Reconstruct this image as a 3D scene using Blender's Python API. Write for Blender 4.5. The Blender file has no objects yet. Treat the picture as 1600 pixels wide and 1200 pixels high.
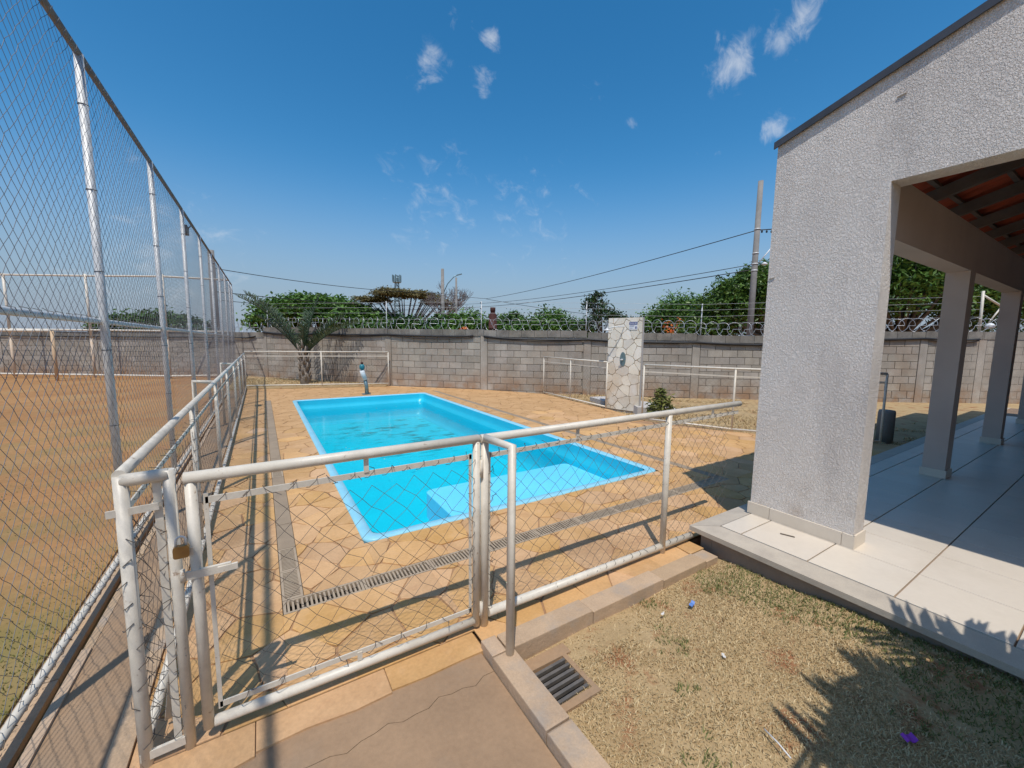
import bpy, math, random
import numpy as np
from mathutils import Vector, Matrix

random.seed(7); rng = np.random.default_rng(7)
SC = bpy.context.scene; COL = SC.collection
PI = math.pi

# ------------------------------------------------------------------ camera, sky, sun, exposure
cd = bpy.data.cameras.new('camera'); cam = bpy.data.objects.new('camera', cd); COL.objects.link(cam)
cd.sensor_fit = 'HORIZONTAL'; cd.sensor_width = 36.0; cd.lens = 627.47/1600*36; cd.clip_start = .02; cd.clip_end = 3000
cr = Vector((0.84875493, -0.52867036, 0.01107777)); cu = Vector((0.04751399, 0.09711264, 0.9941386)); cf = Vector((0.5266474, 0.84325369, -0.10754407))
M = Matrix.Identity(4)
for i in range(3): M[i][0] = cr[i]; M[i][1] = cu[i]; M[i][2] = -cf[i]
M[2][3] = 1.5
cam.matrix_world = M; SC.camera = cam

SUN = Vector((-.275, -.39, 1.0)).normalized()
wd = bpy.data.worlds.new('World'); SC.world = wd; wd.use_nodes = True
def world():
    nt = wd.node_tree; N = nt.nodes; L = nt.links
    bg = N['Background']; sky = N.new('ShaderNodeTexSky'); sky.sky_type = 'NISHITA'; sky.sun_disc = False
    sky.sun_elevation = math.asin(SUN.z); sky.sun_rotation = math.atan2(SUN.x, SUN.y)
    sky.air_density = 1.0; sky.dust_density = 1.0; sky.ozone_density = 1.8; sky.altitude = 300
    bg.inputs['Strength'].default_value = .135
    hs = N.new('ShaderNodeHueSaturation'); hs.inputs['Saturation'].default_value = 1.4; hs.inputs['Hue'].default_value = .492; hs.inputs['Value'].default_value = 1.12
    L.new(sky.outputs[0], hs.inputs['Color'])
    # pale lavender-blue haze low on the horizon, the same all round
    tz = N.new('ShaderNodeTexCoord'); sz = N.new('ShaderNodeSeparateXYZ'); L.new(tz.outputs['Generated'], sz.inputs[0])
    hz = N.new('ShaderNodeMapRange'); hz.interpolation_type = 'SMOOTHERSTEP'; hz.inputs['From Min'].default_value = .42; hz.inputs['From Max'].default_value = -.05; hz.inputs['To Max'].default_value = .95; L.new(sz.outputs['Z'], hz.inputs['Value'])
    hm = N.new('ShaderNodeMixRGB'); L.new(hz.outputs[0], hm.inputs['Fac']); L.new(hs.outputs['Color'], hm.inputs['Color1']); hm.inputs['Color2'].default_value = (2.2, 2.75, 3.55, 1); hs = hm
    tc = N.new('ShaderNodeTexCoord')
    nz = N.new('ShaderNodeTexNoise'); nz.inputs['Scale'].default_value = 17; nz.inputs['Detail'].default_value = 9; nz.inputs['Roughness'].default_value = .62; nz.inputs['Distortion'].default_value = .5
    mp = N.new('ShaderNodeMapping'); mp.inputs['Rotation'].default_value = (.3, .5, .6); mp.inputs['Scale'].default_value = (1, 2.1, 1.5)
    L.new(tc.outputs['Generated'], mp.inputs[0]); L.new(mp.outputs[0], nz.inputs['Vector'])
    wn = N.new('ShaderNodeTexNoise'); wn.inputs['Scale'].default_value = 11; wn.inputs['Detail'].default_value = 5; L.new(tc.outputs['Generated'], wn.inputs['Vector'])
    wm = N.new('ShaderNodeVectorMath'); wm.operation = 'MULTIPLY_ADD'; L.new(wn.outputs['Color'], wm.inputs[0]); wm.inputs[1].default_value = (.11,.11,.11); L.new(tc.outputs['Generated'], wm.inputs[2])
    wo = N.new('ShaderNodeVectorMath'); wo.operation = 'SUBTRACT'; L.new(wm.outputs[0], wo.inputs[0]); wo.inputs[1].default_value = (.055,.055,.055)
    total = None
    # fair-weather wisps: direction, angular radius, strength
    for d, r, s in [((.303,.796,.525),.055,.8), ((.404,.722,.563),.05,.85), ((.392,.765,.511),.045,.9), ((.739,.452,.5),.075,.75),
                    ((.768,.365,.527),.08,.85), ((.821,.413,.394),.05,.9), ((.767,.517,.38),.035,.55), ((.659,.608,.443),.04,.3),
                    ((.588,.645,.487),.05,.35), ((.333,.734,.592),.05,.25), ((.345,.885,.313),.2,.34), ((-.137,.98,.147),.25,.42),
                    ((.55,.78,.28),.22,.3), ((-.5,.8,.3),.2,.3), ((.5,-.6,.6),.2,.5), ((-.8,-.2,.5),.2,.5), ((.9,-.3,.4),.15,.5), ((-.2,-.8,.35),.25,.5)]:
        v = Vector(d).normalized()
        ds = N.new('ShaderNodeVectorMath'); ds.operation = 'DISTANCE'; ds.inputs[1].default_value = v
        L.new(wo.outputs[0], ds.inputs[0])
        mr = N.new('ShaderNodeMapRange'); mr.interpolation_type = 'SMOOTHSTEP'; mr.inputs['From Min'].default_value = r*.9; mr.inputs['From Max'].default_value = 0; mr.inputs['To Max'].default_value = s
        L.new(ds.outputs['Value'], mr.inputs['Value'])
        if total is None: total = mr.outputs[0]
        else:
            mx = N.new('ShaderNodeMath'); mx.operation = 'MAXIMUM'; L.new(total, mx.inputs[0]); L.new(mr.outputs[0], mx.inputs[1]); total = mx.outputs[0]
    nn = N.new('ShaderNodeMath'); nn.operation = 'MULTIPLY_ADD'; L.new(nz.outputs['Fac'], nn.inputs[0]); nn.inputs[1].default_value = 2.2; nn.inputs[2].default_value = -1.32
    ad = N.new('ShaderNodeMath'); ad.operation = 'ADD'; L.new(nn.outputs[0], ad.inputs[0]); L.new(total, ad.inputs[1])
    ml = N.new('ShaderNodeMapRange'); ml.interpolation_type = 'SMOOTHSTEP'; ml.inputs['From Min'].default_value = 0; ml.inputs['From Max'].default_value = 1.05; ml.inputs['To Max'].default_value = .55; L.new(ad.outputs[0], ml.inputs['Value'])
    ma = N.new('ShaderNodeMath'); ma.operation = 'MULTIPLY'; L.new(ml.outputs[0], ma.inputs[0])
    tb = N.new('ShaderNodeMapRange'); tb.inputs['From Max'].default_value = .12; L.new(total, tb.inputs['Value']); L.new(tb.outputs[0], ma.inputs[1]); ml = ma
    mix = N.new('ShaderNodeMixRGB'); L.new(ml.outputs[0], mix.inputs['Fac']); L.new(hs.outputs[0], mix.inputs['Color1']); mix.inputs['Color2'].default_value = (6.0, 6.2, 6.5, 1)
    L.new(mix.outputs[0], bg.inputs['Color'])
world()
sl = bpy.data.lights.new('sun', 'SUN'); sl.energy = 3.6; sl.angle = math.radians(.53); sl.color = (1, .955, .89)
so = bpy.data.objects.new('sun', sl); COL.objects.link(so); so.location = (-6, -8, 22); so.rotation_euler = (-SUN).to_track_quat('-Z', 'Y').to_euler()
SC.view_settings.view_transform = 'Standard'; SC.view_settings.look = 'None'; SC.view_settings.gamma = 1; SC.view_settings.exposure = 0.0
SC.view_settings.use_curve_mapping = False
SC.render.engine = 'CYCLES'; SC.cycles.max_bounces = 8; SC.cycles.transparent_max_bounces = 16

# ------------------------------------------------------------------ materials
def mat(name, c1, c2=None, scale=3., rough=.7, bump=0., bscale=40., metal=0., obj_var=0., pos=True, fine=0., spec=.4, detail=6., trans=0., var=False, c3=None):
    """Principled material: colour mottled by noise between c1 and c2, per-object brightness jitter, fine-grain bump."""
    m = bpy.data.materials.new(name); m.use_nodes = True
    nt = m.node_tree; N = nt.nodes; L = nt.links; b = N['Principled BSDF']
    b.inputs['Roughness'].default_value = rough; b.inputs['Metallic'].default_value = metal
    b.inputs['Specular IOR Level'].default_value = spec
    vec = None
    if pos:
        g = N.new('ShaderNodeNewGeometry'); vec = g.outputs['Position']
    else:
        g = N.new('ShaderNodeTexCoord'); vec = g.outputs['Object']
    def noise(s, d=detail, r=.6):
        n = N.new('ShaderNodeTexNoise'); n.inputs['Scale'].default_value = s; n.inputs['Detail'].default_value = d; n.inputs['Roughness'].default_value = r
        L.new(vec, n.inputs['Vector']); return n.outputs['Fac']
    if c2 is None: c2 = tuple(x*.8 for x in c1)
    col = None
    ra = N.new('ShaderNodeValToRGB'); e = ra.color_ramp.elements
    e[0].position = .36; e[0].color = (*c1, 1); e[1].position = .66; e[1].color = (*c2, 1)
    if c3:
        x = e.new(.5); x.color = (*c3, 1)
    if var:
        at = N.new('ShaderNodeAttribute'); at.attribute_name = 'var'; L.new(at.outputs['Fac'], ra.inputs['Fac']); e[0].position = 0; e[-1].position = 1
    else:
        L.new(noise(scale), ra.inputs['Fac'])
    col = ra.outputs['Color']
    if fine:
        hv = N.new('ShaderNodeHueSaturation'); mr = N.new('ShaderNodeMapRange'); mr.inputs['From Min'].default_value = .3; mr.inputs['From Max'].default_value = .7
        mr.inputs['To Min'].default_value = 1-fine; mr.inputs['To Max'].default_value = 1+fine
        L.new(noise(scale*23, 3), mr.inputs['Value']); L.new(mr.outputs[0], hv.inputs['Value']); L.new(col, hv.inputs['Color']); col = hv.outputs['Color']
    if obj_var:
        oi = N.new('ShaderNodeObjectInfo'); hv = N.new('ShaderNodeHueSaturation'); mr = N.new('ShaderNodeMapRange')
        mr.inputs['To Min'].default_value = 1-obj_var; mr.inputs['To Max'].default_value = 1+obj_var
        L.new(oi.outputs['Random'], mr.inputs['Value']); L.new(mr.outputs[0], hv.inputs['Value']); L.new(col, hv.inputs['Color'])
        mr2 = N.new('ShaderNodeMapRange'); mr2.inputs['To Min'].default_value = .5-obj_var*.03; mr2.inputs['To Max'].default_value = .5+obj_var*.03
        wn = N.new('ShaderNodeTexWhiteNoise'); wn.noise_dimensions = '1D'; L.new(oi.outputs['Random'], wn.inputs['W']); L.new(wn.outputs['Value'], mr2.inputs['Value']); L.new(mr2.outputs[0], hv.inputs['Hue'])
        mr3 = N.new('ShaderNodeMapRange'); mr3.inputs['To Min'].default_value = 1-obj_var*1.2; mr3.inputs['To Max'].default_value = 1+obj_var*.4
        L.new(wn.outputs['Value'], mr3.inputs['Value']); L.new(mr3.outputs[0], hv.inputs['Saturation'])
        col = hv.outputs['Color']
    L.new(col, b.inputs['Base Color'])
    if bump:
        bp = N.new('ShaderNodeBump'); bp.inputs['Strength'].default_value = bump; bp.inputs['Distance'].default_value = .01
        L.new(noise(bscale, 5, .65), bp.inputs['Height']); L.new(bp.outputs[0], b.inputs['Normal'])
    if trans:
        t = N.new('ShaderNodeBsdfTranslucent'); ms = N.new('ShaderNodeMixShader'); ms.inputs[0].default_value = trans
        L.new(col, t.inputs['Color']); L.new(b.outputs[0], ms.inputs[1]); L.new(t.outputs[0], ms.inputs[2]); L.new(ms.outputs[0], N['Material Output'].inputs['Surface'])
    return m
def overlay(m, c, scale, lo, hi, detail=6, amount=1., stretch=(1,1,1), zlo=None, zhi=None, spot=None):
    """Stains / dirt: lay colour c over the material where a noise exceeds lo..hi (optionally only near a height or a spot)."""
    nt = m.node_tree; N = nt.nodes; L = nt.links; b = N['Principled BSDF']
    src = b.inputs['Base Color'].links[0].from_socket
    g = N.new('ShaderNodeNewGeometry'); mp = N.new('ShaderNodeMapping'); mp.inputs['Scale'].default_value = stretch
    L.new(g.outputs['Position'], mp.inputs[0])
    n = N.new('ShaderNodeTexNoise'); n.inputs['Scale'].default_value = scale; n.inputs['Detail'].default_value = detail; n.inputs['Roughness'].default_value = .65; L.new(mp.outputs[0], n.inputs['Vector'])
    mr = N.new('ShaderNodeMapRange'); mr.inputs['From Min'].default_value = lo; mr.inputs['From Max'].default_value = hi; mr.inputs['To Max'].default_value = amount; L.new(n.outputs['Fac'], mr.inputs['Value'])
    f = mr.outputs[0]
    def mul(a):
        nonlocal f
        q = N.new('ShaderNodeMath'); q.operation = 'MULTIPLY'; L.new(f, q.inputs[0]); L.new(a, q.inputs[1]); f = q.outputs[0]
    if zlo is not None:
        sx = N.new('ShaderNodeSeparateXYZ'); L.new(g.outputs['Position'], sx.inputs[0])
        z = N.new('ShaderNodeMapRange'); z.inputs['From Min'].default_value = zlo; z.inputs['From Max'].default_value = zhi; L.new(sx.outputs['Z'], z.inputs['Value']); mul(z.outputs[0])
    if spot:
        d = N.new('ShaderNodeVectorMath'); d.operation = 'DISTANCE'; d.inputs[1].default_value = spot[0]; L.new(g.outputs['Position'], d.inputs[0])
        z = N.new('ShaderNodeMapRange'); z.interpolation_type = 'SMOOTHSTEP'; z.inputs['From Min'].default_value = spot[1]; z.inputs['From Max'].default_value = spot[2]; L.new(d.outputs['Value'], z.inputs['Value']); mul(z.outputs[0])
    mx = N.new('ShaderNodeMixRGB'); L.new(f, mx.inputs['Fac']); L.new(src, mx.inputs['Color1']); mx.inputs['Color2'].default_value = (*c, 1); L.new(mx.outputs[0], b.inputs['Base Color'])
    return m

WHITE = mat('white_paint', (.70,.635,.53), (.60,.545,.45), 14, .42, .05, 90, fine=.05)
overlay(WHITE, (.28,.17,.10), 30, .635, .70, amount=.8)
overlay(WHITE, (.42,.36,.28), 9, .55, .8, amount=.5)
GALV = mat('galvanised_steel', (.66,.66,.64), (.50,.51,.51), 20, .5, .06, 80, metal=.15, fine=.08)
WIRE = mat('fence_wire', (.22,.225,.24), (.15,.15,.155), 9, .5, metal=.3)
WIRE2 = mat('worn_fence_wire', (.09,.075,.065), (.16,.14,.12), 6, .6, metal=.2)
RAZOR = mat('razor_wire', (.62,.63,.64), (.45,.46,.47), 9, .35, metal=.55)
STONE = mat('sandstone', (.615,.36,.155), (.50,.28,.11), 2.6, .8, .35, 22, obj_var=.10, fine=.08, spec=.25)
overlay(STONE, (.64,.40,.215), 6, .52, .72, amount=.55)
overlay(STONE, (.36,.17,.085), 3.1, .56, .74, amount=.45, stretch=(1,1.6,1))
GROUT = mat('grout', (.33,.19,.10), (.42,.25,.13), 8, .95, .3, 60)
CONC = mat('dusty_concrete', (.36,.235,.14), (.29,.19,.115), 2.2, .92, .22, 55, fine=.06, spec=.2)
overlay(CONC, (.27,.215,.16), 1.3, .48, .68, amount=.55); overlay(CONC, (.20,.15,.11), 26, .66, .72, amount=.35)
CURB = mat('curb_concrete', (.52,.36,.22), (.42,.29,.18), 5, .9, .4, 45, obj_var=.08, fine=.08, spec=.2)
overlay(CURB, (.33,.29,.25), 4, .52, .66, amount=.6)
LAWN = mat('dry_soil', (.44,.32,.175), (.36,.25,.13), 5, .95, .6, 60, fine=.15, spec=.1)
overlay(LAWN, (.27,.10,.045), 4, .56, .66, amount=.8)
DIRT = mat('court_dirt', (.40,.215,.09), (.31,.155,.065), .55, .95, .5, 30, fine=.12, spec=.1)
overlay(DIRT, (.15,.16,.05), .8, .34, .56, amount=.9, spot=((-1.4,1.9,-.1), 2.4, .5)); overlay(DIRT, (.22,.19,.08), 1.4, .45, .7, amount=.7, spot=((-2,5,-.1), 9, 2))
overlay(DIRT, (.34,.23,.11), .9, .5, .66, amount=.6)
BLOCK = mat('concrete_block', (.40,.36,.305), (.315,.283,.24), 2.2, .95, .5, 70, obj_var=.13, fine=.12, spec=.15)
overlay(BLOCK, (.23,.195,.16), 1.1, .5, .72, amount=.55, stretch=(1,1,.35)); overlay(BLOCK, (.42,.40,.37), 2.3, .66, .8, amount=.6)
overlay(BLOCK, (.30,.19,.12), 1.0, .5, .7, amount=.4); overlay(BLOCK, (.34,.19,.095), 2.2, .36, .6, amount=.9, zlo=.55, zhi=-.1); overlay(BLOCK, (.17,.15,.13), 3.0, .5, .72, amount=.6, stretch=(1,1,.15), zlo=.8, zhi=1.7)
MORTAR = mat('mortar', (.20,.175,.145), (.25,.22,.18), 6, .95, .3, 60)
COPING = mat('weathered_coping', (.26,.235,.20), (.15,.135,.115), 3, .95, .5, 50, obj_var=.15, fine=.15, spec=.15)
CABLE = mat('black_cable', (.022,.022,.024), (.035,.034,.034), 4, .5)
TILE = mat('white_tile', (.68,.595,.485), (.64,.555,.45), 1.4, .38, 0, 40, obj_var=.025, fine=.02, spec=.5)
overlay(TILE, (.52,.44,.34), 2.6, .5, .8, amount=.5); overlay(TILE, (.30,.25,.18), 34, .72, .76, amount=.5)
TGROUT = mat('tile_grout', (.27,.18,.115), (.2,.135,.09), 7, .9)
SILL = mat('sill_stone', (.50,.43,.34), (.42,.36,.29), 7, .7, .15, 60, fine=.06)
PLAST = mat('plaster', (.52,.49,.46), (.47,.445,.42), 2, .9, .12, 70, spec=.2)
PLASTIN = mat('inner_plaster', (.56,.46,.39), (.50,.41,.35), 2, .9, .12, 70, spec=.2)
POOL = mat('pool_shell', (.02,.50,.66), (.018,.46,.62), 1.2, .35, 0, spec=.5)
BENCH = mat('pool_bench_shell', (.31,.71,.94), (.28,.67,.91), 2, .35)
RIM = mat('pool_rim', (.30,.62,.74), (.24,.56,.70), 6, .35, 0, fine=.03)
BOTTOM = mat('pool_bottom', (.012,.60,.73), (.01,.54,.68), 1.0, .4)
overlay(BOTTOM, (.02,.10,.09), 2.6, .53, .63, amount=.75, stretch=(.8,2.2,1), spot=((2.6,8.8,-.6), 2.7, 1.0)); overlay(BOTTOM, (.03,.28,.32), 3.2, .62, .72, amount=.4, stretch=(1,1.6,1))
CLAY = mat('clay_tile', (.36,.07,.03), (.26,.05,.024), 6, .85, .2, 40, fine=.1)
WOODD = mat('dark_timber', (.13,.10,.085), (.09,.07,.06), 5, .85, .2, 50)
FLASH = mat('dark_flashing', (.055,.06,.07), (.08,.085,.10), 6, .5, metal=.2)
DARK = mat('drain_dark', (.02,.018,.016), None, 5, .9)
GRATE = mat('grate_plastic', (.36,.275,.19), (.42,.33,.23), 12, .7, .1, 60, fine=.06)
DCHAN = mat('drain_cover', (.33,.25,.17), (.27,.205,.14), 5, .9, .25, 50, fine=.06)
IRON = mat('cast_iron', (.15,.135,.12), (.22,.19,.16), 12, .55, .2, 60, metal=.4)
BRASS = mat('brass', (.42,.26,.09), (.30,.18,.07), 20, .4, metal=.7)
WALLST = mat('clad_stone', (.80,.75,.65), (.74,.67,.55), 5, .85, .35, 40, obj_var=.12, fine=.08, spec=.2)
overlay(WALLST, (.52,.34,.17), 1.6, .45, .62, amount=.6, zlo=1.2, zhi=.2)
CLADG = mat('clad_joint', (.36,.27,.17), (.45,.36,.25), 9, .95, .3, 50)
POLEC = mat('pole_concrete', (.27,.255,.235), (.20,.19,.175), 2.5, .9, .25, 30, fine=.08)
RUST = mat('rusty_metal', (.075,.022,.016), (.045,.016,.013), 8, .8, .2, 40)
BLUE = mat('sign_blue', (.03,.05,.22), None, 4, .5); SIGNW = mat('sign_white', (.72,.74,.76), (.68,.70,.72), 4, .5)
TEAL = mat('teal_plastic', (.03,.20,.24), (.02,.16,.20), 20, .4); STEELG = mat('grey_steel', (.22,.30,.31), (.16,.24,.25), 15, .35, metal=.5)
WPLAST = mat('white_plastic', (.75,.76,.76), None, 8, .4)
BLK = mat('black_metal', (.03,.03,.03), None, 8, .5)
GLASS = mat('lamp_glass', (.5,.5,.48), None, 8, .15)
BARK = mat('bark', (.16,.125,.095), (.10,.08,.06), 6, .95, .5, 30); GREYBARK = mat('pale_bark', (.26,.225,.20), (.18,.155,.14), 5, .95, .4, 30)
PALMB = mat('palm_trunk_fibre', (.34,.29,.24), (.16,.13,.10), 22, .95, .7, 40, fine=.2)
GREEN = mat('leaf_green', (.028,.075,.014), (.085,.165,.032), rough=.55, var=True, trans=.22, spec=.3)
MIDG = mat('leaf_mid_green', (.04,.10,.018), (.15,.28,.055), rough=.55, var=True, trans=.25, spec=.3)
DEEP = mat('leaf_deep_green', (.018,.045,.014), (.05,.10,.028), rough=.5, var=True, trans=.18, spec=.35)
MANGO = mat('leaf_mango', (.024,.07,.012), (.14,.24,.04), rough=.45, var=True, trans=.2, spec=.4)
OLIVE = mat('leaf_olive_brown', (.10,.095,.035), (.24,.20,.09), rough=.7, var=True, trans=.2, spec=.2)
ORANGE = mat('blossom_orange', (.55,.10,.02), (.65,.22,.05), rough=.6, var=True, trans=.2)
PALMG = mat('palm_leaf', (.035,.06,.03), (.10,.14,.07), rough=.5, var=True, trans=.15, spec=.4)
ARECA = mat('areca_leaf', (.09,.15,.025), (.26,.30,.06), rough=.5, var=True, trans=.25, spec=.4)
SHRUBL = mat('shrub_leaf', (.08,.11,.02), (.22,.22,.05), rough=.5, var=True, trans=.2)
GRASSD = mat('dry_grass', (.40,.29,.14), (.72,.57,.34), rough=.8, var=True, trans=.15, spec=.15)
GRASSG = mat('green_grass', (.10,.12,.035), (.27,.27,.10), rough=.7, var=True, trans=.2, spec=.2)
COURTG = mat('court_green_grass', (.17,.165,.05), (.30,.27,.10), rough=.8, var=True, trans=.2, spec=.1)
PAPER = mat('scrap_blue', (.10,.22,.55), None, 5, .5); PURP = mat('petal_purple', (.36,.06,.50), None, 5, .6); SCRAPW = mat('scrap_white', (.75,.73,.70), None, 5, .6)

def stucco():
    m = mat('stucco', (.82,.76,.695), (.75,.69,.63), 1.1, .93, spec=.15)
    nt = m.node_tree; N = nt.nodes; L = nt.links; b = N['Principled BSDF']
    g = N.new('ShaderNodeNewGeometry')
    mp = N.new('ShaderNodeMapping'); mp.inputs['Scale'].default_value = (1, 1, .75); L.new(g.outputs['Position'], mp.inputs[0])
    a = N.new('ShaderNodeTexNoise'); a.inputs['Scale'].default_value = 105; a.inputs['Detail'].default_value = 3; a.inputs['Roughness'].default_value = .55; a.inputs['Distortion'].default_value = .8; L.new(mp.outputs[0], a.inputs['Vector'])
    r = N.new('ShaderNodeMapRange'); r.interpolation_type = 'SMOOTHSTEP'; r.inputs['From Min'].default_value = .40; r.inputs['From Max'].default_value = .62; L.new(a.outputs['Fac'], r.inputs['Value'])
    c = N.new('ShaderNodeTexNoise'); c.inputs['Scale'].default_value = 5; c.inputs['Detail'].default_value = 4; L.new(g.outputs['Position'], c.inputs['Vector'])
    ad = N.new('ShaderNodeMath'); ad.operation = 'MULTIPLY_ADD'; L.new(c.outputs['Fac'], ad.inputs[0]); ad.inputs[1].default_value = .9; L.new(r.outputs[0], ad.inputs[2])
    bp = N.new('ShaderNodeBump'); bp.inputs['Strength'].default_value = .8; bp.inputs['Distance'].default_value = .006; L.new(ad.outputs[0], bp.inputs['Height']); L.new(bp.outputs[0], b.inputs['Normal'])
    overlay(m, (.50,.46,.43), 2.4, .5, .75, amount=.7, stretch=(1,1.6,.25))
    overlay(m, (.48,.45,.43), .9, .5, .72, amount=.5)
    overlay(m, (.40,.29,.20), 6, .42, .7, amount=.6, zlo=.6, zhi=.2)
    return m
STUCCO = stucco()
def water():
    m = bpy.data.materials.new('pool_water'); m.use_nodes = True; nt = m.node_tree; N = nt.nodes; L = nt.links
    N.remove(N['Principled BSDF'])
    t = N.new('ShaderNodeBsdfTransparent'); t.inputs['Color'].default_value = (.74,.97,.98,1)
    gl = N.new('ShaderNodeBsdfGlossy'); gl.inputs['Roughness'].default_value = .015
    fr = N.new('ShaderNodeFresnel'); fr.inputs['IOR'].default_value = 1.16
    g = N.new('ShaderNodeNewGeometry')
    n = N.new('ShaderNodeTexNoise'); n.inputs['Scale'].default_value = 4.5; n.inputs['Detail'].default_value = 5; L.new(g.outputs['Position'], n.inputs['Vector'])
    bp = N.new('ShaderNodeBump'); bp.inputs['Strength'].default_value = .2; bp.inputs['Distance'].default_value = .03; L.new(n.outputs['Fac'], bp.inputs['Height'])
    L.new(bp.outputs[0], gl.inputs['Normal']); L.new(bp.outputs[0], fr.inputs['Normal'])
    mx = N.new('ShaderNodeMixShader'); L.new(fr.outputs[0], mx.inputs[0]); L.new(t.outputs[0], mx.inputs[1]); L.new(gl.outputs[0], mx.inputs[2]); L.new(mx.outputs[0], N['Material Output'].inputs['Surface'])
    return m
WATER = water()

# ------------------------------------------------------------------ mesh helpers
WORLD_LOC = {}
def setp(o, label=None, cat=None, group=None, kind=None):
    if label: o['label'] = label
    if cat: o['category'] = cat
    if group: o['group'] = group
    if kind: o['kind'] = kind
    return o
def empty(name, label, cat, loc=(0,0,0), group=None, rz=0.):
    o = bpy.data.objects.new(name, None); COL.objects.link(o); o.location = loc; o.rotation_euler = (0,0,rz); o.empty_display_size = .1
    WORLD_LOC[o.name] = Vector(loc)
    return setp(o, label, cat, group)
def wl(o): return WORLD_LOC.get(o.name, Vector((0,0,0))) if o else Vector((0,0,0))
class MB:
    def __init__(s): s.v = []; s.f = []; s.sm = []
    def add(s, vs, fs, smooth=False):
        n = len(s.v); s.v += [tuple(p) for p in vs]; s.f += [tuple(i+n for i in q) for q in fs]; s.sm += [smooth]*len(fs); return s
    def box(s, a, b):
        x0,y0,z0 = a; x1,y1,z1 = b
        return s.add([(x0,y0,z0),(x1,y0,z0),(x1,y1,z0),(x0,y1,z0),(x0,y0,z1),(x1,y0,z1),(x1,y1,z1),(x0,y1,z1)],
                     [(0,3,2,1),(4,5,6,7),(0,1,5,4),(1,2,6,5),(2,3,7,6),(3,0,4,7)])
    def bar(s, a, b, w, h, up=(0,0,1)):
        """rectangular bar from a to b, w across, h along 'up'"""
        a = Vector(a); b = Vector(b); d = (b-a).normalized(); u = Vector(up)
        if abs(d.dot(u)) > .98: u = Vector((0,1,0))
        r = d.cross(u).normalized()*w/2; u = r.cross(d).normalized()*h/2
        P = [a-r-u, a+r-u, a+r+u, a-r+u, b-r-u, b+r-u, b+r+u, b-r+u]
        return s.add(P, [(0,1,2,3),(7,6,5,4),(0,4,5,1),(1,5,6,2),(2,6,7,3),(3,7,4,0)])
    def tube(s, pts, r, n=10, cap=True, closed=False):
        pts = [Vector(p) for p in pts]; k = len(pts)
        R = r if isinstance(r, (list, tuple)) else [r]*k
        base = len(s.v); pu = None
        for i, p in enumerate(pts):
            if closed: t = (pts[(i+1) % k]-pts[i-1]).normalized()
            else:
                t = Vector((0,0,0))
                if i: t += (p-pts[i-1]).normalized()
                if i < k-1: t += (pts[i+1]-p).normalized()
                t.normalize()
            if pu is None:
                pu = Vector((0,0,1)) if abs(t.z) < .9 else Vector((1,0,0))
            a = t.cross(pu).normalized(); b = a.cross(t).normalized(); pu = b
            # mitre: widen in the bend plane
            for j in range(n):
                an = 2*PI*j/n; s.v.append(tuple(p+(a*math.cos(an)+b*math.sin(an))*R[i]))
        for i in range(k if closed else k-1):
            i2 = (i+1) % k
            for j in range(n):
                j2 = (j+1) % n
                s.f.append((base+i*n+j, base+i*n+j2, base+i2*n+j2, base+i2*n+j)); s.sm.append(True)
        if cap and not closed:
            s.f.append(tuple(base+j for j in range(n))[::-1]); s.sm.append(False)
            s.f.append(tuple(base+(k-1)*n+j for j in range(n))); s.sm.append(False)
        return s
    def lathe(s, c, prof, n=16):
        c = Vector(c); return s.tube([c+Vector((0,0,z)) for r, z in prof], [max(r, 1e-4) for r, z in prof], n)
    def prism(s, poly, z0, z1, ch=0.):
        n = len(poly)
        if ch:
            cx = sum(p[0] for p in poly)/n; cy = sum(p[1] for p in poly)/n
            top = []
            for x, y in poly:
                d = math.hypot(x-cx, y-cy) or 1; k = max(0, 1-ch/d); top.append((cx+(x-cx)*k, cy+(y-cy)*k))
            P = [(x,y,z0) for x,y in poly]+[(x,y,z1-ch*.5) for x,y in poly]+[(x,y,z1) for x,y in top]
            F = [tuple(range(2*n,3*n))]
            for r in (0,1):
                for i in range(n):
                    j = (i+1) % n; F.append((r*n+i, r*n+j, (r+1)*n+j, (r+1)*n+i))
            return s.add(P, F)
        P = [(x,y,z0) for x,y in poly]+[(x,y,z1) for x,y in poly]
        F = [tuple(range(n,2*n)), tuple(range(n))[::-1]]+[(i, (i+1) % n, n+(i+1) % n, n+i) for i in range(n)]
        return s.add(P, F)
    def build(s, name, m, parent=None, local=False, kind=None):
        me = bpy.data.meshes.new(name); off = Vector((0,0,0)) if local else wl(parent)
        me.from_pydata([tuple(Vector(p)-off) for p in s.v], [], s.f); me.polygons.foreach_set('use_smooth', s.sm); me.materials.append(m); me.update()
        return link(name, me, parent, kind)
def link(name, me, parent=None, kind=None, loc=None):
    o = bpy.data.objects.new(name, me); COL.objects.link(o)
    if parent: o.parent = parent
    WORLD_LOC[o.name] = wl(parent)
    if loc is not None: o.location = Vector(loc)-wl(parent)
    if kind: o['kind'] = kind
    return o
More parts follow.
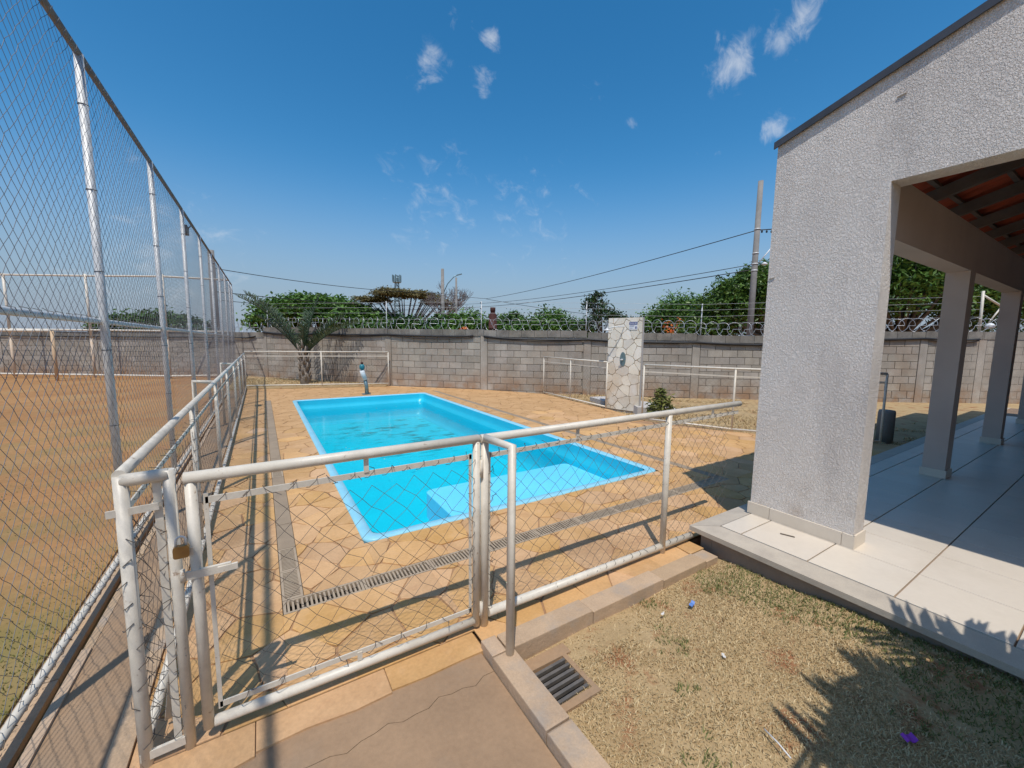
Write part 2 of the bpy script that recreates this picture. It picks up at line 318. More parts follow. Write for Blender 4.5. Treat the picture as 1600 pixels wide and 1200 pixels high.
def np_mesh(name, V, F, m, parent=None, kind=None, var=None, smooth=False):
    """V (n,3) world coordinates, F (k,3|4) int"""
    off = np.array(wl(parent)); V = (np.asarray(V, float)-off).astype(np.float32); F = np.asarray(F, np.int32)
    me = bpy.data.meshes.new(name); me.vertices.add(len(V)); me.vertices.foreach_set('co', V.ravel())
    k = F.shape[1]; me.loops.add(F.size); me.loops.foreach_set('vertex_index', F.ravel()); me.polygons.add(len(F))
    me.polygons.foreach_set('loop_start', np.arange(0, F.size, k, dtype=np.int32)); me.polygons.foreach_set('loop_total', np.full(len(F), k, np.int32))
    if smooth: me.polygons.foreach_set('use_smooth', np.ones(len(F), bool))
    if var is not None:
        a = me.attributes.new('var', 'FLOAT', 'FACE'); a.data.foreach_set('value', np.asarray(var, np.float32))
    me.update(calc_edges=True); me.validate(); me.materials.append(m)
    return link(name, me, parent, kind)
def struct(mb, name, m, label=None):
    o = mb.build(name, m, None, kind='structure')
    if label: o['label'] = label
    return o
def sticks(A, B, r, n=3):
    """many thin prisms at once: arrays A,B (k,3) -> verts, quads"""
    A = np.asarray(A, float); B = np.asarray(B, float); d = B-A; d /= np.linalg.norm(d, axis=1)[:,None]+1e-9
    u = np.where(np.abs(d[:,2:3]) < .9, np.array([[0,0,1.]]), np.array([[1.,0,0]])); a = np.cross(d, u); a /= np.linalg.norm(a, axis=1)[:,None]; b = np.cross(a, d)
    r = np.broadcast_to(np.asarray(r, float).reshape(-1,1), (len(A),1)) if np.ndim(r) else np.full((len(A),1), r)
    V = []
    for P in (A, B):
        for j in range(n):
            t = 2*PI*j/n; V.append(P+(a*math.cos(t)+b*math.sin(t))*r)
    V = np.stack(V, 1).reshape(-1,3); k = len(A); base = (np.arange(k)*2*n)[:,None]
    F = np.concatenate([base+np.array([[j, (j+1) % n, n+(j+1) % n, n+j]]) for j in range(n)], 0)
    return V, F
def chain_link(parent, o, u, width, height, dw, dh, r, jit=0., name='chain_link_mesh', m=None, topf=None):
    """woven diamond mesh in the plane through o spanned by u and up; every wire a zigzag that hooks its neighbour"""
    o = np.array(o, float); u = np.array(u, float); u /= np.linalg.norm(u); up = np.array([0,0,1.]); nrm = np.cross(u, up)
    nc = int(width/dw); nr = int(height/(dh/2)); A = []; B = []
    gx = (np.arange(nc*2+2)*dw/2); gz = np.arange(nr+1)*dh/2
    J = rng.normal(0, jit, (nr+2, nc*2+3, 2)) if jit else np.zeros((nr+2, nc*2+3, 2))
    # low-frequency sag so that the weave is not perfectly regular
    def node(i, j):
        s = gx[np.clip(i,0,len(gx)-1)]+J[j,i,0]; z = gz[np.clip(j,0,len(gz)-1)]+J[j,i,1]
        if jit: s = s+jit*1.6*np.sin(z*9+s*2.3); z = z+jit*1.8*np.sin(s*5+1.3)
        return np.clip(s,0,width), np.clip(z,0,height)
    I, Jj = np.meshgrid(np.arange(nc*2), np.arange(nr)); I = I.ravel(); Jj = Jj.ravel()
    even = (I+Jj) % 2 == 0
    i0 = np.where(even, I, I+1); i1 = np.where(even, I+1, I)
    s0, z0 = node(i0, Jj); s1, z1 = node(i1, Jj+1)
    w = (.0022*np.where(even, 1, -1))[:,None]*nrm
    A = o+s0[:,None]*u+z0[:,None]*up+w; B = o+s1[:,None]*u+z1[:,None]*up+w
    V, F = sticks(A, B, r, 3)
    return np_mesh(name, V, F, m or WIRE, parent, 'stuff')

# ------------------------------------------------------------------ ground and terrain
g = MB(); gx = (-900,.52,3.96,900); gy = (-900,2.9,10.96,900)   # one sheet with a hole where the pool is dug in
for i in range(3):
    for j in range(3):
        if (i,j) != (1,1): g.add([(gx[i],gy[j],-.3),(gx[i+1],gy[j],-.3),(gx[i+1],gy[j+1],-.3),(gx[i],gy[j+1],-.3)], [(0,1,2,3)])
struct(g, 'ground', DIRT)
g = MB(); g.prism([(-60,-20),(-.99,-20),(-.99,20.2),(-6,24),(-60,57)], -.29, -.10); struct(g, 'court_field', DIRT)
crack = [(-.767+1.607*k/30, 1.42+.05*k/30+.012*math.sin(k*1.3)+.008*math.sin(k*3.1)) for k in range(31)]
g = MB(); g.prism([(-.77,-6),(.84,-6)]+[(x,y-.0015) for x,y in crack[::-1]], -.28, -.014)
for (xa,ya),(xb,yb) in zip(crack[:-1], crack[1:]): g.prism([(xa,ya+.001),(xb,yb+.001),(xb,1.742 if xb > -.47 else 1.9),(xa,1.742 if xb > -.47 else 1.9)], -.28, -.0135)
g.prism([(-.767,1.9),(-.47,1.9),(-.47,14.2),(-.68,19),(-.767,19)], -.28, -.014); g.prism([(-.55,1.742),(-.47,1.742),(-.47,1.9),(-.55,1.9)], -.28, -.0145)
struct(g, 'concrete_path', CONC)
g = MB(); g.box((-.884,-6,-.29),(-.80,19.3,-.15)); struct(g, 'gutter', DIRT, 'narrow soil gutter at the foot of the tall mesh fence')
g = MB(); LZ = lambda x, y=.7: -.06+.10*np.clip((x-1.3)/1.4,0,1)**1.3*np.clip((1.75-y)/1.5,.15,1)
gxs = np.linspace(.90,2.745,24); gys = np.linspace(-8,1.56,60)
for i in range(23):
    for j in range(59):
        a0, a1, b0, b1 = float(gxs[i]), float(gxs[i+1]), float(gys[j]), float(gys[j+1])
        if .995 < (a0+a1)/2 < 1.22 and 1.18 < (b0+b1)/2 < 1.43: continue
        wob = lambda x, y: float(LZ(x,y))+.008*math.sin(x*7+y*3)+.006*math.sin(y*11-x*5)
        g.add([(a0,b0,wob(a0,b0)),(a1,b0,wob(a1,b0)),(a1,b1,wob(a1,b1)),(a0,b1,wob(a0,b1))], [(0,1,2,3)], True)
struct(g, 'lawn', LAWN)
g = MB(); g.prism([(-.9,14.0),(3.3,12.85),(3.6,13.2),(.2,17.6),(-.8,19.0)], -.27, .035); struct(g, 'garden_bed', LAWN, 'dry soil bed between far railing and block wall')
g = MB(); g.prism([(5.9,10.95),(6.78,9.1),(6.5,6.4),(6.2,5.1),(6.8,3.6),(8.0,2.0),(8.2,1.7),(20,1.7),(19,2.2),(15,3.6),(10.2,7.1)], -.28, -.06); struct(g, 'side_yard', LAWN, 'sloping dry yard between the pool deck railing and block wall')
def grass(name, x0, x1, y0, y1, z, n, hmin, hmax, m, parent=None, mask=None, wid=.0024, kind='stuff'):
    P = np.stack([rng.uniform(x0,x1,n), rng.uniform(y0,y1,n)], 1)
    if mask is not None: P = P[mask(P)]
    n = len(P); h = rng.uniform(hmin,hmax,n); az = rng.uniform(0,2*PI,n); lean = rng.uniform(.3,1.5,n)*h; a2 = rng.uniform(0,2*PI,n)
    b = np.concatenate([P, np.broadcast_to(np.asarray(z(P) if callable(z) else z, float).reshape(-1,1), (n,1))], 1); w = np.stack([np.cos(a2), np.sin(a2), np.zeros(n)], 1)*wid
    mid = b+np.stack([np.cos(az)*lean*.35, np.sin(az)*lean*.35, h*.65], 1); t = b+np.stack([np.cos(az)*lean, np.sin(az)*lean, h*.85], 1)
    V = np.stack([b-w, b+w, mid+w*.8, mid-w*.8, t], 1).reshape(-1,3); k = (np.arange(n)*5)[:,None]
    F = np.concatenate([k+[0,1,2], k+[0,2,3], k+[3,2,4]], 0); vr = np.tile(rng.beta(2,2,n), 3)
    return np_mesh(name, V, F, m, parent, kind, vr)
def fbm(P, s, seed=0):
    r = np.random.default_rng(seed); o = np.zeros(len(P))
    for k in range(5):
        d = r.normal(size=2)*s*(1.6**k); o += np.sin(P@d+r.uniform(0,6))*(.7**k)*np.cos(P@d[::-1]*.7+r.uniform(0,6))
    return o
LWZ = lambda P: LZ(P[:,0],P[:,1])+.008*np.sin(P[:,0]*7+P[:,1]*3)+.006*np.sin(P[:,1]*11-P[:,0]*5)-.002
GM = lambda P: (np.hypot((P[:,0]-2.75)*1.3, (P[:,1]-.5)*.5) + fbm(P,3.,4)*.22 < .55) | (fbm(P,5.,9) > 1.15) | ((P[:,0] > 2.45) & (fbm(P,4.,3) > .2))
RED = lambda P: (np.hypot(P[:,0]-1.45, (P[:,1]-1.5)*2) < .34) | (np.hypot((P[:,0]-2.45)*1.2, P[:,1]-.25) < .22+.1*fbm(P,6,1))
pit = lambda P: (P[:,0] > .955) & (P[:,0] < 1.2+.02*fbm(P,9,2)) & (P[:,1] > 1.215+.02*fbm(P,9,5)) & (P[:,1] < 1.45+.02*fbm(P,8,6))
o = grass('dry_grass', .92, 2.74, -.9, 1.5, LWZ, 110000, .006, .019, GRASSD, mask=lambda P: ~pit(P) & ~(GM(P) & (rng.random(len(P)) < .8)) & ~(RED(P) & (rng.random(len(P)) < .85)) & (fbm(P,4.,2)+rng.normal(0,.5,len(P)) > -.85))
setp(o, 'short dry straw-coloured grass between the curb and tiled porch', 'grass')
o = grass('green_grass', .92, 2.74, -.9, 1.5, LWZ, 70000, .010, .028, GRASSG, mask=lambda P: ~pit(P) & GM(P) & (rng.random(len(P)) < .5))
setp(o, 'green grass patches along the porch edge on the dry lawn', 'grass')
o = grass('court_grass', -5, -.93, .8, 8, -.10, 200000, .006, .02, COURTG, wid=.003, mask=lambda P: rng.random(len(P)) < np.clip(1.0-np.hypot((P[:,0]+1.1)*.75, (P[:,1]-1.9)*.6)+.35*fbm(P,1.5,7), .015, 1)*.8)
setp(o, 'sparse green grass on the dirt court behind the tall mesh fence', 'grass')
o = grass('yard_grass', -.7, 3.3, 13.0, 17.0, .036, 16000, .02, .06, GRASSD, wid=.006, mask=lambda P: (P[:,1] > 14.15-.3*P[:,0]) & (P[:,1] < 17.4-1.2*P[:,0]) & (fbm(P,1.5,5) > -.6))
setp(o, 'dry grass around the palm between far railing and wall', 'grass')
o = grass('garden_grass', 6.2, 11, 1.8, 9, -.06, 40000, .015, .05, GRASSD, wid=.006, mask=lambda P: (P[:,0] > 6.35+np.abs(P[:,1]-6)*.12+np.clip(3.6-P[:,1],0,2)*.7) & (P[:,1] < 16-P[:,0]*.9) & (fbm(P,1.3,8) > -.1))
setp(o, 'thin dry grass in the yard behind the right railing', 'grass')

# ------------------------------------------------------------------ pool deck of irregular flagstones
PX0, PX1, PY0, PY1 = .58, 3.90, 2.96, 10.90         # pool rim, outside
DX0, DX1, DXW = .035, 4.24, .11                      # side drains (inner x of left, x of right)
DY0, DYW = 2.38, .13
DECK = [(-.46,1.625),(2.69,1.625),(2.69,1.765),(8.3,1.765),(8.0,2.0),(6.85,3.6),(6.22,5.1),(6.52,6.4),(6.80,9.1),(5.75,10.75),(3.52,13.0),(-.46,14.15)]
def clip(poly, a, b, c):
    """keep a*x+b*y<=c"""
    out = []; n = len(poly)
    for i in range(n):
        p, q = poly[i], poly[(i+1) % n]; dp = a*p[0]+b*p[1]-c; dq = a*q[0]+b*q[1]-c
        if dp <= 0: out.append(p)
        if (dp < 0 < dq) or (dq < 0 < dp):
            t = dp/(dp-dq); out.append((p[0]+(q[0]-p[0])*t, p[1]+(q[1]-p[1])*t))
    return out
def clip_convex(poly, conv):
    n = len(conv)
    for i in range(n):
        p, q = conv[i], conv[(i+1) % n]; a, b = q[1]-p[1], -(q[0]-p[0])
        poly = clip(poly, a, b, a*p[0]+b*p[1])
        if len(poly) < 3: return []
    return poly
def area(p): return abs(sum(p[i][0]*p[(i+1) % len(p)][1]-p[(i+1) % len(p)][0]*p[i][1] for i in range(len(p))))/2
def voronoi(pts, gap, R):
    cells = []
    for i, p in enumerate(pts):
        d = pts-p; dist = np.hypot(d[:,0], d[:,1]); near = np.where((dist < R) & (dist > 0))[0]; near = near[np.argsort(dist[near])]
        poly = [(p[0]-R,p[1]-R),(p[0]+R,p[1]-R),(p[0]+R,p[1]+R),(p[0]-R,p[1]+R)]
        for j in near:
            nx, ny = d[j]/dist[j]; c = nx*p[0]+ny*p[1]+dist[j]/2-gap/2
            poly = clip(poly, nx, ny, c)
            if len(poly) < 3: break
        cells.append(poly)
    return cells
def scatter(x0, x1, y0, y1, s, jit):
    P = []; r = 0; y = y0
    while y < y1:
        x = x0+(s/2 if r % 2 else 0)
        while x < x1: P.append((x+random.uniform(-jit,jit)*s, y+random.uniform(-jit,jit)*s)); x += s
        y += s*.86; r += 1
    return np.array(P)
def subdiv_poly(poly, amp):
    """slightly ragged edges"""
    out = []; n = len(poly)
    for i in range(n):
        p, q = poly[i], poly[(i+1) % n]; out.append(p); L_ = math.hypot(q[0]-p[0], q[1]-p[1])
        if L_ > .12:
            k = 2 if L_ > .25 else 1
            for t in range(1, k+1):
                f = t/(k+1); e = random.uniform(-amp, amp*.2); out.append((p[0]+(q[0]-p[0])*f+(q[1]-p[1])/L_*-e, p[1]+(q[1]-p[1])*f+(q[0]-p[0])/L_*e))
    return out
deckbase = MB()
sub = [ # convex pieces of the deck with the pool and drains taken out
 [(-.46,1.742),(DX0-.002,1.742),(DX0-.002,14.02),(-.46,14.15)],
 [(.872,1.625),(2.69,1.625),(2.69,DY0-.002),(.872,DY0-.002)],
 [(DX0-.002,1.742),(.872,1.742),(.872,DY0-.002),(DX0-.002,DY0-.002)],
 [(2.69,1.765),(8.15,1.765),(8.0,2.0),(7.71,DY0-.002),(2.69,DY0-.002)],
 [(DX0+DXW+.002,DY0+DYW+.002),(PX0,DY0+DYW+.002),(PX0,11.2),(DX0+DXW+.002,11.2)],
 [(PX0,DY0+DYW+.002),(DX1-.002,DY0+DYW+.002),(DX1-.002,PY0),(PX0,PY0)],
 [(PX1,PY0),(DX1-.002,PY0),(DX1-.002,11.2),(PX1,11.2)],
 [(PX0,PY1),(PX1,PY1),(PX1,11.2),(PX0,11.2)],
 [(DX0-.002,11.2),(DX1+DXW,11.2),(5.3,11.2),(3.52,13.0),(DX0-.002,14.02)],
 [(DX1+DXW,DY0-.002),(7.71,DY0-.002),(6.85,3.6),(6.22,5.1),(DX1+DXW,5.1)],
 [(DX1+DXW,5.1),(6.22,5.1),(6.52,6.4),(6.80,9.1),(5.75,10.75),(5.3,11.2),(DX1+DXW,11.2)],
]
for sp in sub: deckbase.prism(sp, -.26, -.006)
deck = struct(deckbase, 'pool_deck', GROUT, 'sandstone flagstone deck around the pool')
near_pts = scatter(-1.2, 9, .9, 15, .31, .36)
cells = voronoi(near_pts, .014, 1.15)
stones = []
for ci, c in enumerate(cells):
    if len(c) < 3: continue
    c = subdiv_poly(c, .012)
    top = random.uniform(-.0005, .0035)
    for sp in sub:
        q = clip_convex(c, sp)
        if len(q) >= 3 and area(q) > .0012:
            cx = sum(p[0] for p in q)/len(q); cy = sum(p[1] for p in q)/len(q)
            dd = math.hypot(cx, cy)
            stones.append((area(q)/(dd**3), q, top))
stones.sort(key=lambda s: -s[0])
rest = MB()
for i, (w, q, top) in enumerate(stones):
    if i < 300:
        s = MB(); s.prism(q, -.02, top, .003); s.build('flagstone', STONE, deck)
    else: rest.prism(q, -.02, top)
o = rest.build('flagstone_field', STONE, deck, kind='stuff')
# lower run of cut stones at the gate threshold
x = -.45
while x < .86:
    w = random.uniform(.26,.5); x1 = min(x+w, .865)
    s = MB(); yb = 1.60+random.uniform(-.02,.02); s.prism([(x+.002,yb),(x+(x1-x)*.35,yb+random.uniform(-.012,.012)),(x+(x1-x)*.7,yb+random.uniform(-.012,.012)),(x1-.002,yb+random.uniform(-.01,.01)),(x1-.002,1.739),(x+.002,1.739)], -.05, -.004, .002); s.build('threshold_stone', STONE, deck); x = x1

# ------------------------------------------------------------------ swimming pool
pool = empty('swimming_pool', 'blue fibreglass swimming pool with a shallow bench sunk in the sandstone deck', 'swimming pool', (2.24,6.93,0))
def rrect(x0, x1, y0, y1, r, k=5):
    P = []
    for cx, cy, a0 in ((x1-r,y0+r,-PI/2),(x1-r,y1-r,0),(x0+r,y1-r,PI/2),(x0+r,y0+r,PI)):
        for i in range(k+1):
            a = a0+PI/2*i/k; P.append((cx+r*math.cos(a), cy+r*math.sin(a)))
    return P
def loft(rings):
    m = MB(); n = len(rings[0][0]); V = []
    for P, z in rings: V += [(x,y,z) for x,y in P]
    F = []
    for r in range(len(rings)-1):
        for i in range(n):
            j = (i+1) % n; F.append((r*n+i, r*n+j, (r+1)*n+j, (r+1)*n+i))
    m.add(V, F, True); return m, n
rim, n = loft([(rrect(PX0,PX1,PY0,PY1,.10),-.02),(rrect(PX0,PX1,PY0,PY1,.10),.006),(rrect(PX0+.01,PX1-.01,PY0+.01,PY1-.01,.10),.013),(rrect(PX0+.075,PX1-.075,PY0+.075,PY1-.075,.09),.012),(rrect(PX0+.09,PX1-.09,PY0+.09,PY1-.09,.09),-.004)])
rim.build('rim', RIM, pool)
rings = [(rrect(PX0+.09,PX1-.09,PY0+.09,PY1-.09,.12),-.004)]
for t, ins in ((-.10,.095),(-.16,.105),(-.19,.135),(-.26,.15),(-.40,.16),(-.53,.185),(-.575,.23),(-.60,.30)):
    rings.append((rrect(PX0+ins,PX1-ins,PY0+ins,PY1-ins,.14),t))
sh, n = loft(rings); sh.build('shell_wall', POOL, pool)
bt = MB(); bt.prism(rrect(PX0+.295,PX1-.295,PY0+.295,PY1-.295,.14), -.64, -.602); bt.build('pool_floor', BOTTOM, pool)
bn = MB(); bn.prism(rrect(1.58,PX1-.13,PY0+.125,4.48,.09), -.61, -.29, .02); bn.build('bench', BENCH, pool)
nxy = 40; wx = np.linspace(PX0+.125,PX1-.125,nxy); wy = np.linspace(PY0+.125,PY1-.125,nxy)
wv = np.array([(x,y,-.215) for x in wx for y in wy]); wf = np.array([(i*nxy+j,(i+1)*nxy+j,(i+1)*nxy+j+1,i*nxy+j+1) for i in range(nxy-1) for j in range(nxy-1)])
w = np_mesh('pool_water', wv, wf, WATER, None, 'structure'); w['label'] = 'clear blue water in the swimming pool'
# drifting leaves on the surface
t = MB()
for k in range(26):
    x = random.uniform(1.0,3.6); y = random.uniform(5,10.4); a = random.uniform(0,6.3); L_ = random.uniform(.012,.03)
    c, s_ = math.cos(a)*L_, math.sin(a)*L_
    t.add([(x-c,y-s_,-.212),(x+s_*.4,y-c*.4,-.207),(x+c,y+s_,-.210),(x-s_*.4,y+c*.4,-.2085)], [(0,1,2,3)])
o = t.build('floating_leaves', mat('floating_leaf', (.35,.32,.2), (.5,.5,.4), 9, .6), None, kind='stuff'); setp(o, 'small leaves floating on the pool water', 'leaves')

# ------------------------------------------------------------------ drains
ch = MB()
ch.box((DX0,DY0,-.20), (DX0+DXW,11.2,-.045)); ch.box((DX1,DY0+DYW,-.20), (DX1+DXW,11.2,-.045)); ch.box((DX0+DXW,DY0,-.20), (DX1+DXW,DY0+DYW,-.045))
struct(ch, 'drain_channel', DARK)
def grate(name, label, x0, y0, x1, y1, nb, along):
    t = empty(name, label, 'drain grate', ((x0+x1)/2,(y0+y1)/2,-.01), 'slotted grates of the pool drain')
    f = MB(); e = .014; z0, z1 = -.035, .0
    f.box((x0,y0,z0),(x1,y0+e,z1)); f.box((x0,y1-e,z0),(x1,y1,z1)); f.box((x0,y0+e,z0),(x0+e,y1-e,z1)); f.box((x1-e,y0+e,z0),(x1,y1-e,z1))
    f.build('frame', GRATE, t)
    b = MB(); 
    if along == 'x': w_ = (x1-x0-2*e)/nb; b.box((-w_*.24,y0+e-(y0+y1)/2,-.012),(w_*.24,y1-e-(y0+y1)/2,.007))
    else: w_ = (y1-y0-2*e)/nb; b.box((x0+e-(x0+x1)/2,-w_*.24,-.012),(x1-e-(x0+x1)/2,w_*.24,.007))
    me = None
    for k in range(nb):
        if me is None: bo = b.build('bar', GRATE, t, local=True); me = bo.data
        else: bo = link('bar', me, t)
        bo.location = ((x0+e+w_*(k+.5))-(x0+x1)/2, 0, 0) if along == 'x' else (0, (y0+e+w_*(k+.5))-(y0+y1)/2, 0)
    return t
LB = ['dark slotted drain grate in the corner of the channel nearest the gate', 'slotted drain grate next to the corner one along the front channel', 'slotted drain grate left of the gate hinge post in the front channel',
      'slotted drain grate seen behind the gate hinge post', 'slotted drain grate just right of the gate hinge post', 'slotted drain grate below the pool bench in the front channel', 'slotted drain grate left of the tall mesh panel post',
      'slotted drain grate at the foot of the right fence post', 'slotted drain grate at the edge of the building shadow', 'last slotted drain grate inside the building shadow']
x = DX0; n = 10; st = (DX1+DXW-DX0)/n
for k in range(n): grate('drain_grate', LB[k], DX0+k*st+.002, DY0+.001, DX0+(k+1)*st-.002, DY0+DYW-.001, 17, 'x')
grate('drain_grate', 'slotted drain grate at the near end of the left channel, closest to corner', DX0+.001, DY0+DYW+.004, DX0+DXW-.001, DY0+DYW+.33, 17, 'y')
grate('drain_grate', 'slotted drain grate, second from the corner in the left channel', DX0+.001, DY0+DYW+.334, DX0+DXW-.001, DY0+DYW+.66, 17, 'y')
grate('drain_grate', 'small dark drain grate midway along the left channel cover', DX0+.001, 4.92, DX0+DXW-.001, 5.22, 12, 'y')
def covers(x0, x1, y0, y1, k, name, lab):
    t = empty(name, lab, 'drain cover', ((x0+x1)/2,y0,-.01))
    for i in range(k):
        a = y0+(y1-y0)*i/k; b = y0+(y1-y0)*(i+1)/k; s = MB(); z = -.001+random.uniform(-.001,.002); s.box((x0+.001,a+.002,-.03),(x1-.001,b-.002,z)); s.build('cover_slab', DCHAN, t)
covers(DX0, DX0+DXW, DY0+DYW+.664, 4.915, 4, 'drain_cover', 'grey solid cover slabs of the left drain, gate end')
covers(DX0, DX0+DXW, 5.225, 11.2, 12, 'drain_cover', 'long grey solid cover slabs of the left drain, far end')
covers(DX1, DX1+DXW, DY0+DYW+.004, 11.2, 16, 'drain_cover', 'narrow grey drain cover along the right side of the pool')

# ------------------------------------------------------------------ curbs
cb = empty('garden_curb', 'tan concrete curb blocks bordering the path and lawn', 'curb', (.87,1.5,-.05))
def curb_block(p, q, w, z0, z1):
    """block from p to q (2D), w to the right of travel"""
    d = Vector((q[0]-p[0], q[1]-p[1])).normalized(); r = Vector((d.y,-d.x))*w; e = d*.004
    s = MB(); P = [(p[0]+e.x,p[1]+e.y),(q[0]-e.x,q[1]-e.y),(q[0]-e.x+r.x,q[1]-e.y+r.y),(p[0]+e.x+r.x,p[1]+e.y+r.y)]
    P = P[::-1]; s.prism(P, z0, z1, .007); return s.build('curb_block', CURB, cb)
y = 1.50
for L_ in (.42,.44,.42,.5,.5,.5,.5,.5): curb_block((.845,y-L_), (.845,y), .115, -.20, .035+random.uniform(-.004,.004)); y -= L_
curb_block((.845,1.62), (.93,1.62), .115, -.20, .036)
x = .935
for L_ in (.55,.60,.45,.14): curb_block((x,1.62), (min(x+L_,2.69),1.62), .115, -.20, .03-.018*(x-.9)); x += L_
gc = empty('gutter_curb', 'thin concrete edging between the gutter and left path', 'curb', (-.81,8,-.1))
y = -.4
while y < 19: s = MB(); s.box((-.80,y+.004,-.25),(-.765,y+.996,-.006+random.uniform(-.006,.006))); s.build('curb_block', CURB, gc); y += 1.0
# mesh-fence plinth
pl = empty('fence_plinth', 'low concrete plinth under the tall mesh fence', 'plinth', (-.95,8,-.1))
y = -.4
while y < 19: s = MB(); s.box((-1.02,y+.004,-.25),(-.885,y+.996,-.115)); s.build('plinth_block', CURB, pl); y += 1.0
pl2 = empty('railing_plinth', 'low concrete plinth under the left pool railing', 'plinth', (-.5,8,-.1))
y = 1.63
while y < 14: s = MB(); s.box((-.535,y+.004,-.25),(-.465,min(y+1.2,14.1)-.004,.012)); s.build('plinth_block', CURB, pl2); y += 1.2

# ------------------------------------------------------------------ storm drain in the lawn
sd = empty('storm_drain', 'dark iron storm drain grate set in the lawn beside the curb', 'storm drain', (1.15,1.31,-.05))
s = MB()
for a, b in (((.962,1.17),(1.22,1.205)),((.962,1.415),(1.25,1.48)),((.962,1.205),(1.0,1.415)),((1.195,1.205),(1.22,1.415))): s.box((a[0],a[1],-.2),(b[0],b[1],-.048))
s.build('concrete_frame', CONC, sd)
s = MB(); s.box((1.0,1.205,-.27),(1.195,1.415,-.11)); s.build('pit', DARK, sd)
for k in range(6):
    yy = 1.222+k*.034; s = MB(); s.bar((1.0,yy,-.06),(1.195,yy+.006,-.06), .015, .018); s.build('bar', IRON, sd)

# ------------------------------------------------------------------ railings
RR = .0215
def ties(parent, pts, nrm=(0,1,0), n=None, r=.0016):
    """little wire loops lashed round a rail"""
    A = []; B = []
    for p in pts:
        p = Vector(p); k = random.uniform(.7,1.25); sg_ = random.choice((1,1,1,-1)); c = .021
        if abs(nrm[1]) > .5: Q = [(-.018*k,.006,-.016*k*sg_),(-.010*k,-c,-.009*k*sg_),(.010*k,-c,.009*k*sg_),(.018*k,.006,.016*k*sg_)]
        else: Q = [(-.006,-.018*k,-.016*k*sg_),(c,-.010*k,-.009*k*sg_),(c,.010*k,.009*k*sg_),(-.006,.018*k,.016*k*sg_)]
        Q = [p+Vector(q) for q in Q]; Q.append(Q[-1]+Vector((random.uniform(-.03,.03),random.uniform(-.035,.01),random.uniform(-.05,.02))))
        A += Q[:-1]; B += Q[1:]
    V, F = sticks(A, B, r, 3); return np_mesh('wire_ties', V, F, WIRE2, parent, 'stuff')
Yf = 1.75
# left fixed panel between the corner post and the latch jamb
t = empty('fixed_fence_panel', 'narrow white fixed mesh panel with corner post left of the gate', 'fence panel', (-.36,Yf,-.03))
s = MB(); s.tube([(-.41,Yf,-.28),(-.41,Yf,1.045)], .020, 14); s.build('corner_post', WHITE, t)
s = MB(); s.tube([(-.41,Yf,1.03),(-.289,Yf,1.033),], RR, 14); s.build('top_rail', WHITE, t)
s = MB(); s.tube([(-.289,Yf,-.02),(-.289,Yf,1.05)], .0175, 14); s.build('latch_jamb', WHITE, t)
s = MB(); s.bar((-.322,Yf+.003,.02),(-.322,Yf+.003,1.02), .022, .006); s.build('mesh_bar', WHITE, t)
s = MB(); s.bar((-.45,Yf-.01,.925),(-.318,Yf-.01,.93), .006, .024); s.build('cross_bar', WHITE, t)
s = MB(); s.bar((-.425,Yf-.01,.035),(-.30,Yf-.01,.04), .012, .03); s.build('cross_bar', WHITE, t)
chain_link(t, (-.41,Yf+.006,.05), (1,0,0), .09, .86, .06, .06, .0013, .004, m=WIRE2)
ties(t, [(-.41+random.uniform(-.02,.02),Yf,z) for z in np.arange(.08,.9,.075)]+[(-.32,Yf,z) for z in np.arange(.08,.9,.07)])
s = MB(); s.bar((-.325,Yf+.02,.30),(-.37,Yf+.14,.03), .025, .006); s.build('brace', WHITE, t)
# gate
gt = empty('pool_gate', 'white tubular pool gate with chain-link infill, padlocked at left', 'gate', (-.23,Yf,0))
s = MB(); s.tube([(-.232,Yf,.045),(-.232,Yf,.995)], .018, 14); s.build('latch_stile', WHITE, gt)
s = MB(); s.tube([(-.25,Yf,1.01),(.9,Yf,1.012)], RR, 14); s.build('top_frame', WHITE, gt)
s = MB(); s.tube([(-.232+.018,Yf,.06),(.875,Yf,.045)], .0195, 14); s.build('bottom_rail', WHITE, gt)
s = MB(); s.tube([(.888,Yf,.02),(.888,Yf,1.018)], RR*.9, 14); s.build('hinge_stile', WHITE, gt)
s = MB(); s.bar((-.195,Yf+.004,.92),(.862,Yf+.004,.925), .006, .024); s.build('infill_bar', WHITE, gt)
s = MB(); s.bar((-.195,Yf+.004,.115),(.862,Yf+.004,.11), .006, .022); s.build('infill_bar', WHITE, gt)
s = MB(); s.bar((-.193,Yf+.004,.10),(-.193,Yf+.004,.945), .014, .006, (0,1,0)); s.build('infill_bar', WHITE, gt)
s = MB(); s.bar((.856,Yf+.004,.10),(.856,Yf+.004,.94), .014, .006, (0,1,0)); s.build('infill_bar', WHITE, gt)
for xx in (.36,): 
    s = MB(); s.bar((xx,Yf,.93),(xx,Yf,1.0), .02, .006); s.build('spacer', WHITE, gt)
    s = MB(); s.bar((xx-.05,Yf,.075),(xx-.05,Yf,.115), .02, .006); s.build('spacer', WHITE, gt)
chain_link(gt, (-.19,Yf+.008,.115), (1,0,0), 1.045, .805, .095, .095, .0011, .0055, m=WIRE2)
ties(gt, [(x_,Yf+.004,.922) for x_ in np.arange(-.15,.86,.075)]+[(x_,Yf+.004,.112) for x_ in np.arange(-.12,.86,.12)]+[(.858,Yf,z) for z in np.arange(.15,.95,.075)])
for z in (.86,.10):
    s = MB(); s.tube([(.912,Yf-.012,z-.045),(.912,Yf-.012,z+.045)], .009, 10); s.tube([(.90,Yf,z-.02),(.905,Yf-.014,z-.02)], .008, 8); s.build('hinge', WHITE, gt)
